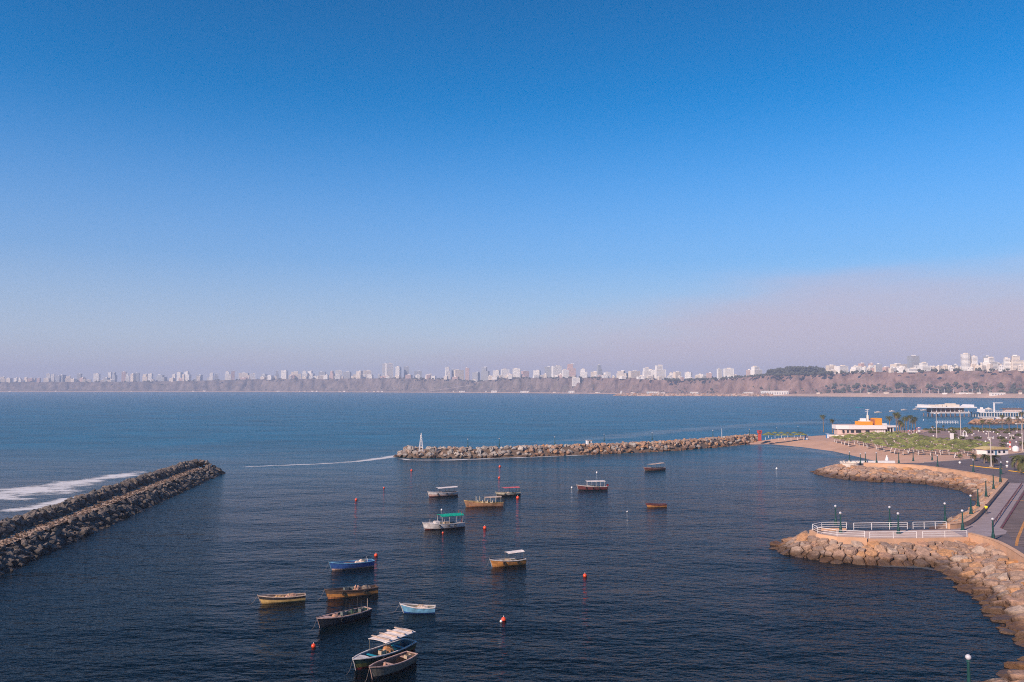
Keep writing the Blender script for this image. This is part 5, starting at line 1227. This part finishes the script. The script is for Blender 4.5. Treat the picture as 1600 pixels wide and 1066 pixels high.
for it in LST.split(';'):
    x, wp, tp, c = it.split(); x, wp, tp = float(x), float(wp), float(tp)
    reg = 'hazy far end of the clifftop skyline' if x < 420 else 'middle stretch of the clifftop skyline' if x < 900 else 'clifftop skyline above the boulder jetty' if x < 1200 else 'clifftop above the beach bay'
    hg = ctop(x); tall = 'tall' if tp < {0: 583, 1: 577, 2: 576, 3: 568}[0 if x < 420 else 1 if x < 900 else 2 if x < 1200 else 3] else 'mid-rise'
    block(x, wp, tp, c, f'{tall} {CN[c]} block on the {reg}', f'{tall} {CN[c]} blocks, {reg}', random.uniform(20, 260), style=random.choice((0, 0, 2)))
for a in ((600, 7, 568, 'g', 'slim grey-green tower beside the widest pale tower of the skyline'), (609, 11, 568, 'w', 'tallest pale tower standing out in the middle of the hazy skyline'), (621, 7, 573, 'w', 'bright white tower just beyond the tallest pale tower')): block(*a, None, 120, True)
for x, wp, tp, c, lab, sb, st_ in ((971, 16, 580, 'c', 'broad cream block on the cliff edge beside the stepped white towers', 30, 2), (993, 16, 580, 'c', 'second cream block squeezed beside the stepped white towers', 40, 0), (1012, 12, 575, 'w', 'stepped white tower at the cliff edge above the stone mole', 30, 2), (1033, 16, 571, 'w', 'tallest white tower at the cliff edge above the stone mole', 50, 2), (1125, 6, 577, 'w', 'slim white slab beside the wide white slab on the cliff', 20, 0), (1139, 15, 576, 'w', 'wide white slab block alone on the wooded clifftop', 20, 0), (1170, 8, 578, 'p', 'pink house beside the white block before the wooded hill', 60, 0), (1185, 14, 573, 'w', 'white block on the reddish cliff at the edge of the wooded hill', 40, 2),
        (1301, 12, 571, 'c', 'cream block at the end of the wooded hill', 30, 0), (1319, 16, 572, 'w', 'banded white block next to the cream block by the wooded hill', 30, 0), (1431, 14, 556, 'g', 'lone grey tower rising from low houses above the bay', 90, 0), (1430, 20, 576, 'w', 'low white building at the foot of the lone grey tower', 10, 0), (1448, 14, 567, 'w', 'stepped white building next to the lone grey tower', 40, 2), (1514, 14, 553, 'w', 'round white tower with balcony bands above the bay', 30, 1), (1524, 8, 557, 'w', 'narrow white slab joined to the round banded tower', 40, 0), (1545, 8, 557, 'g', 'grey-green narrow tower between the round tower and white block', 60, 0), (1553, 16, 559, 'w', 'white block with stepped top beside the grey-green narrow tower', 40, 2), (1577, 12, 560, 'w', 'white balconied block beside the big cream block', 30, 2), (1591, 16, 556, 'c', 'big cream balconied block above the end of the bay', 30, 2)):
    block(x, wp, tp, c, lab, None, sb, True, st_)
block(900, 12, 590, 'w', 'white building standing halfway down the cliff', None, -30, True, 0, low=34)
rn = random.Random(77); random.seed(78)
for k in range(200):
    x = rn.choice((rn.uniform(-40, 1640), rn.uniform(420, 1640))); 
    if 1200 < x < 1290: continue
    c = rn.choice('wwcccpg'); reg = 'hazy far end of the skyline' if x < 420 else 'middle of the skyline' if x < 900 else 'skyline above the boulder jetty' if x < 1200 else 'cliff above the bay'
    block(x, rn.uniform(3.5, 9), float(np.interp(x, T_PX, T_V)) - rn.uniform(2.5, 6.5) * (1.0 if x < 1200 else 1.5), c, f'low {CN[c]} house among the trees, {reg}', f'low {CN[c]} houses, {reg}', rn.uniform(-10, 160))
# shore road buildings on the far beach
m_bw = m_b['w']
for px_, wp, zt, lab in ((1211, 42, 14, 'long white beach club building under the cliff'), (1085, 12, 9, 'small white pavilion on the stone mole'), (1020, 18, 9, 'flat white pavilion at the root of the stone mole'), (893, 9, 10, 'white beach restaurant under the mid cliff'), (772, 9, 10, 'pale beach building by the sloping road'), (722, 8, 8, 'white beach building below the sloping road'), (820, 14, 8, 'long low white beach building'), (1560, 22, 9, 'low pale building on the far orange beach'), (1170, 14, 10, 'white lodge between mole and beach club')):
    d = cd(px_); k = (d + 20) / FPX; o = empty('beach_building', (XY_(px_, 612, d + 22), d + 22, 1.2 + bz(px_) * .45), 0, lab, 'building')
    wd = wp * k; MB().box((0, 5, zt / 2), (wd, 10, zt)).build('wall', m_bw, o); MB().box((0, 5, zt + .3), (wd + 2, 12, .6)).build('roof', m_b['c'], o)
    for q in range(max(2, int(wd / 7))): MB().box((-wd / 2 + (q + .5) * wd / max(2, int(wd / 7)), -.05, zt * .45), (3.2, .3, zt * .4)).build('window', m_win, o)
rn = random.Random(5)
for k in range(40):
    x = rn.uniform(-20, 1600); d = cd(x); o = empty('beach_hut', (XY_(x, 612, d + 40), d + 40, 2.2 + bz(x) * .85), rn.uniform(-.3, .3), 'small pale hut along the far shore road', 'hut', 'huts along the far shore road')
    wd = rn.uniform(6, 14); hh = rn.uniform(3, 5.5); MB().box((0, 3, hh / 2), (wd, 6, hh)).build('wall', m_b[rn.choice('wwc')], o); MB().box((0, 3, hh + .2), (wd + 1, 7, .4)).build('roof', m_b['c'], o)
for k in range(17):
    x = 1330 + k * 13.5 + rn.uniform(-3, 3); d = cd(x); o = empty('shore_road_lamp', (XY_(x, 612, d + 55), d + 55, 3.2 + bz(x)), 0, 'thin pale street lamp along the shore road under the cliff', 'street lamp', 'street lamps under the cliff')
    MB().tube([(0, 0, 0), (0, 0, 12)], [.45, .3], 6).build('pole', m_white, o); MB().box((0, -.8, 12), (.5, 2.2, .35)).build('lamp_head', m_white, o)
# sloping road ramp down the cliff
rp = [cpt(672, 62, 8), cpt(700, 62, 20), cpt(722, 64, 30), cpt(738, 72, 38)]
mb = MB(); mb.tube(rp, 1.1, 4); mb.build('cliff_road', m_conc, label=None, kind='structure')
# stone mole
ml = G(1080, 619, 0)
cross_section_breakwater([(ml.x + 230, ml.y - 40), (ml.x + 40, ml.y + 10), (ml.x - 200, ml.y + 40)], [(-30, -.4), (-16, 7), (16, 5), (26, 4), (34, -.4)], (m_rockb_i, m_far_sand), 'long low stone mole with sandy top off the far cliffs', 52, 6.5, 0, lambda q: m_rockb_i)
o = empty('mole_beacon', (ml.x - 205, ml.y + 42, 2), 0, 'small white beacon on the tip of the stone mole', 'beacon'); MB().lathe([(3, 0), (2.4, 10), (3, 10.2), (3, 11), (1.6, 11.2), (1.4, 13), (.2, 14)], 10).build('tower', m_white, o); MB().lathe([(4, -.4), (4, .4)], 10).build('base', m_conc, o)

# trees and scrub along the cliffs (one far mass)
m_far_tree = M('far_tree_foliage', (.066, .064, .038), 1, .4, .08)
ICO = bmesh.new(); bmesh.ops.create_icosphere(ICO, subdivisions=1, radius=1); icoV = [v.co.copy() for v in ICO.verts]; icoF = [[v.index for v in f.verts] for f in ICO.faces]; ICO.free()
def clump(mb, p, s_, rn):
    for _ in range(5):
        c = Vector((p[0] + rn.uniform(-.7, .7) * s_, p[1] + rn.uniform(-.5, .5) * s_, p[2] + rn.uniform(.1, .8) * s_)); q = s_ * rn.uniform(.3, .6); e = Matrix.Rotation(rn.uniform(0, 6), 3, 'Z')
        mb.add([c + e @ Vector((v.x * q * rn.uniform(.8, 1.2), v.y * q, v.z * q * rn.uniform(.7, 1.1))) for v in icoV], icoF)
mb = MB(); rn = random.Random(12)
for k in range(850):
    x = rn.choice((rn.uniform(-60, 1660), rn.uniform(600, 1660), rn.uniform(1040, 1300)))
    s_ = rn.uniform(4, 9); clump(mb, cpt(x, 95 + rn.uniform(0, 180), ctop(x) - 2), s_, rn)
for k in range(420):      # wooded hill
    x = rn.uniform(1200, 1290); u = (x - 1200) / 90; top_ = np.interp(u, (0, .1, .5, .9, 1), (578, 574, 572.5, 573, 578)); y = cd(x) + rn.uniform(120, 300)
    clump(mb, (XY_(x, 575, y), y, rn.uniform(ctop(x) - 3, max(ctop(x) - 1, ZY(top_, y) - 6))), rn.uniform(5, 8.5), rn)
for k in range(330):      # scrub at the cliff foot and in gullies
    x = rn.choice((rn.uniform(1290, 1660), rn.uniform(1290, 1660), rn.uniform(400, 1300))); bk = rn.uniform(58, 92); clump(mb, cpt(x, bk, 3.5 + bz(x) + max(0, bk - 62) * .8), rn.uniform(2.5, 5.5) * (1.35 if x > 1290 else 1), rn)
tag(mb.build('far_trees', m_far_tree), 'dark trees and scrub covering the far clifftop and cliff foot', 'trees', kind='stuff')

# ------------------------------------------------------------------ haze
m = bpy.data.materials.new('haze_air'); m.use_nodes = True; nt = m.node_tree
for n_ in list(nt.nodes): nt.nodes.remove(n_)
ou = nt.nodes.new('ShaderNodeOutputMaterial'); pv = nt.nodes.new('ShaderNodeVolumePrincipled')
pv.inputs['Color'].default_value = (.68, .76, 1.0, 1); pv.inputs['Density'].default_value = 0.00018; pv.inputs['Anisotropy'].default_value = 0.0
nt.links.new(pv.outputs[0], ou.inputs['Volume'])
hz = MB().box((0, 3350, 95), (17200, 7500, 196)).build('haze', m, kind='stuff')
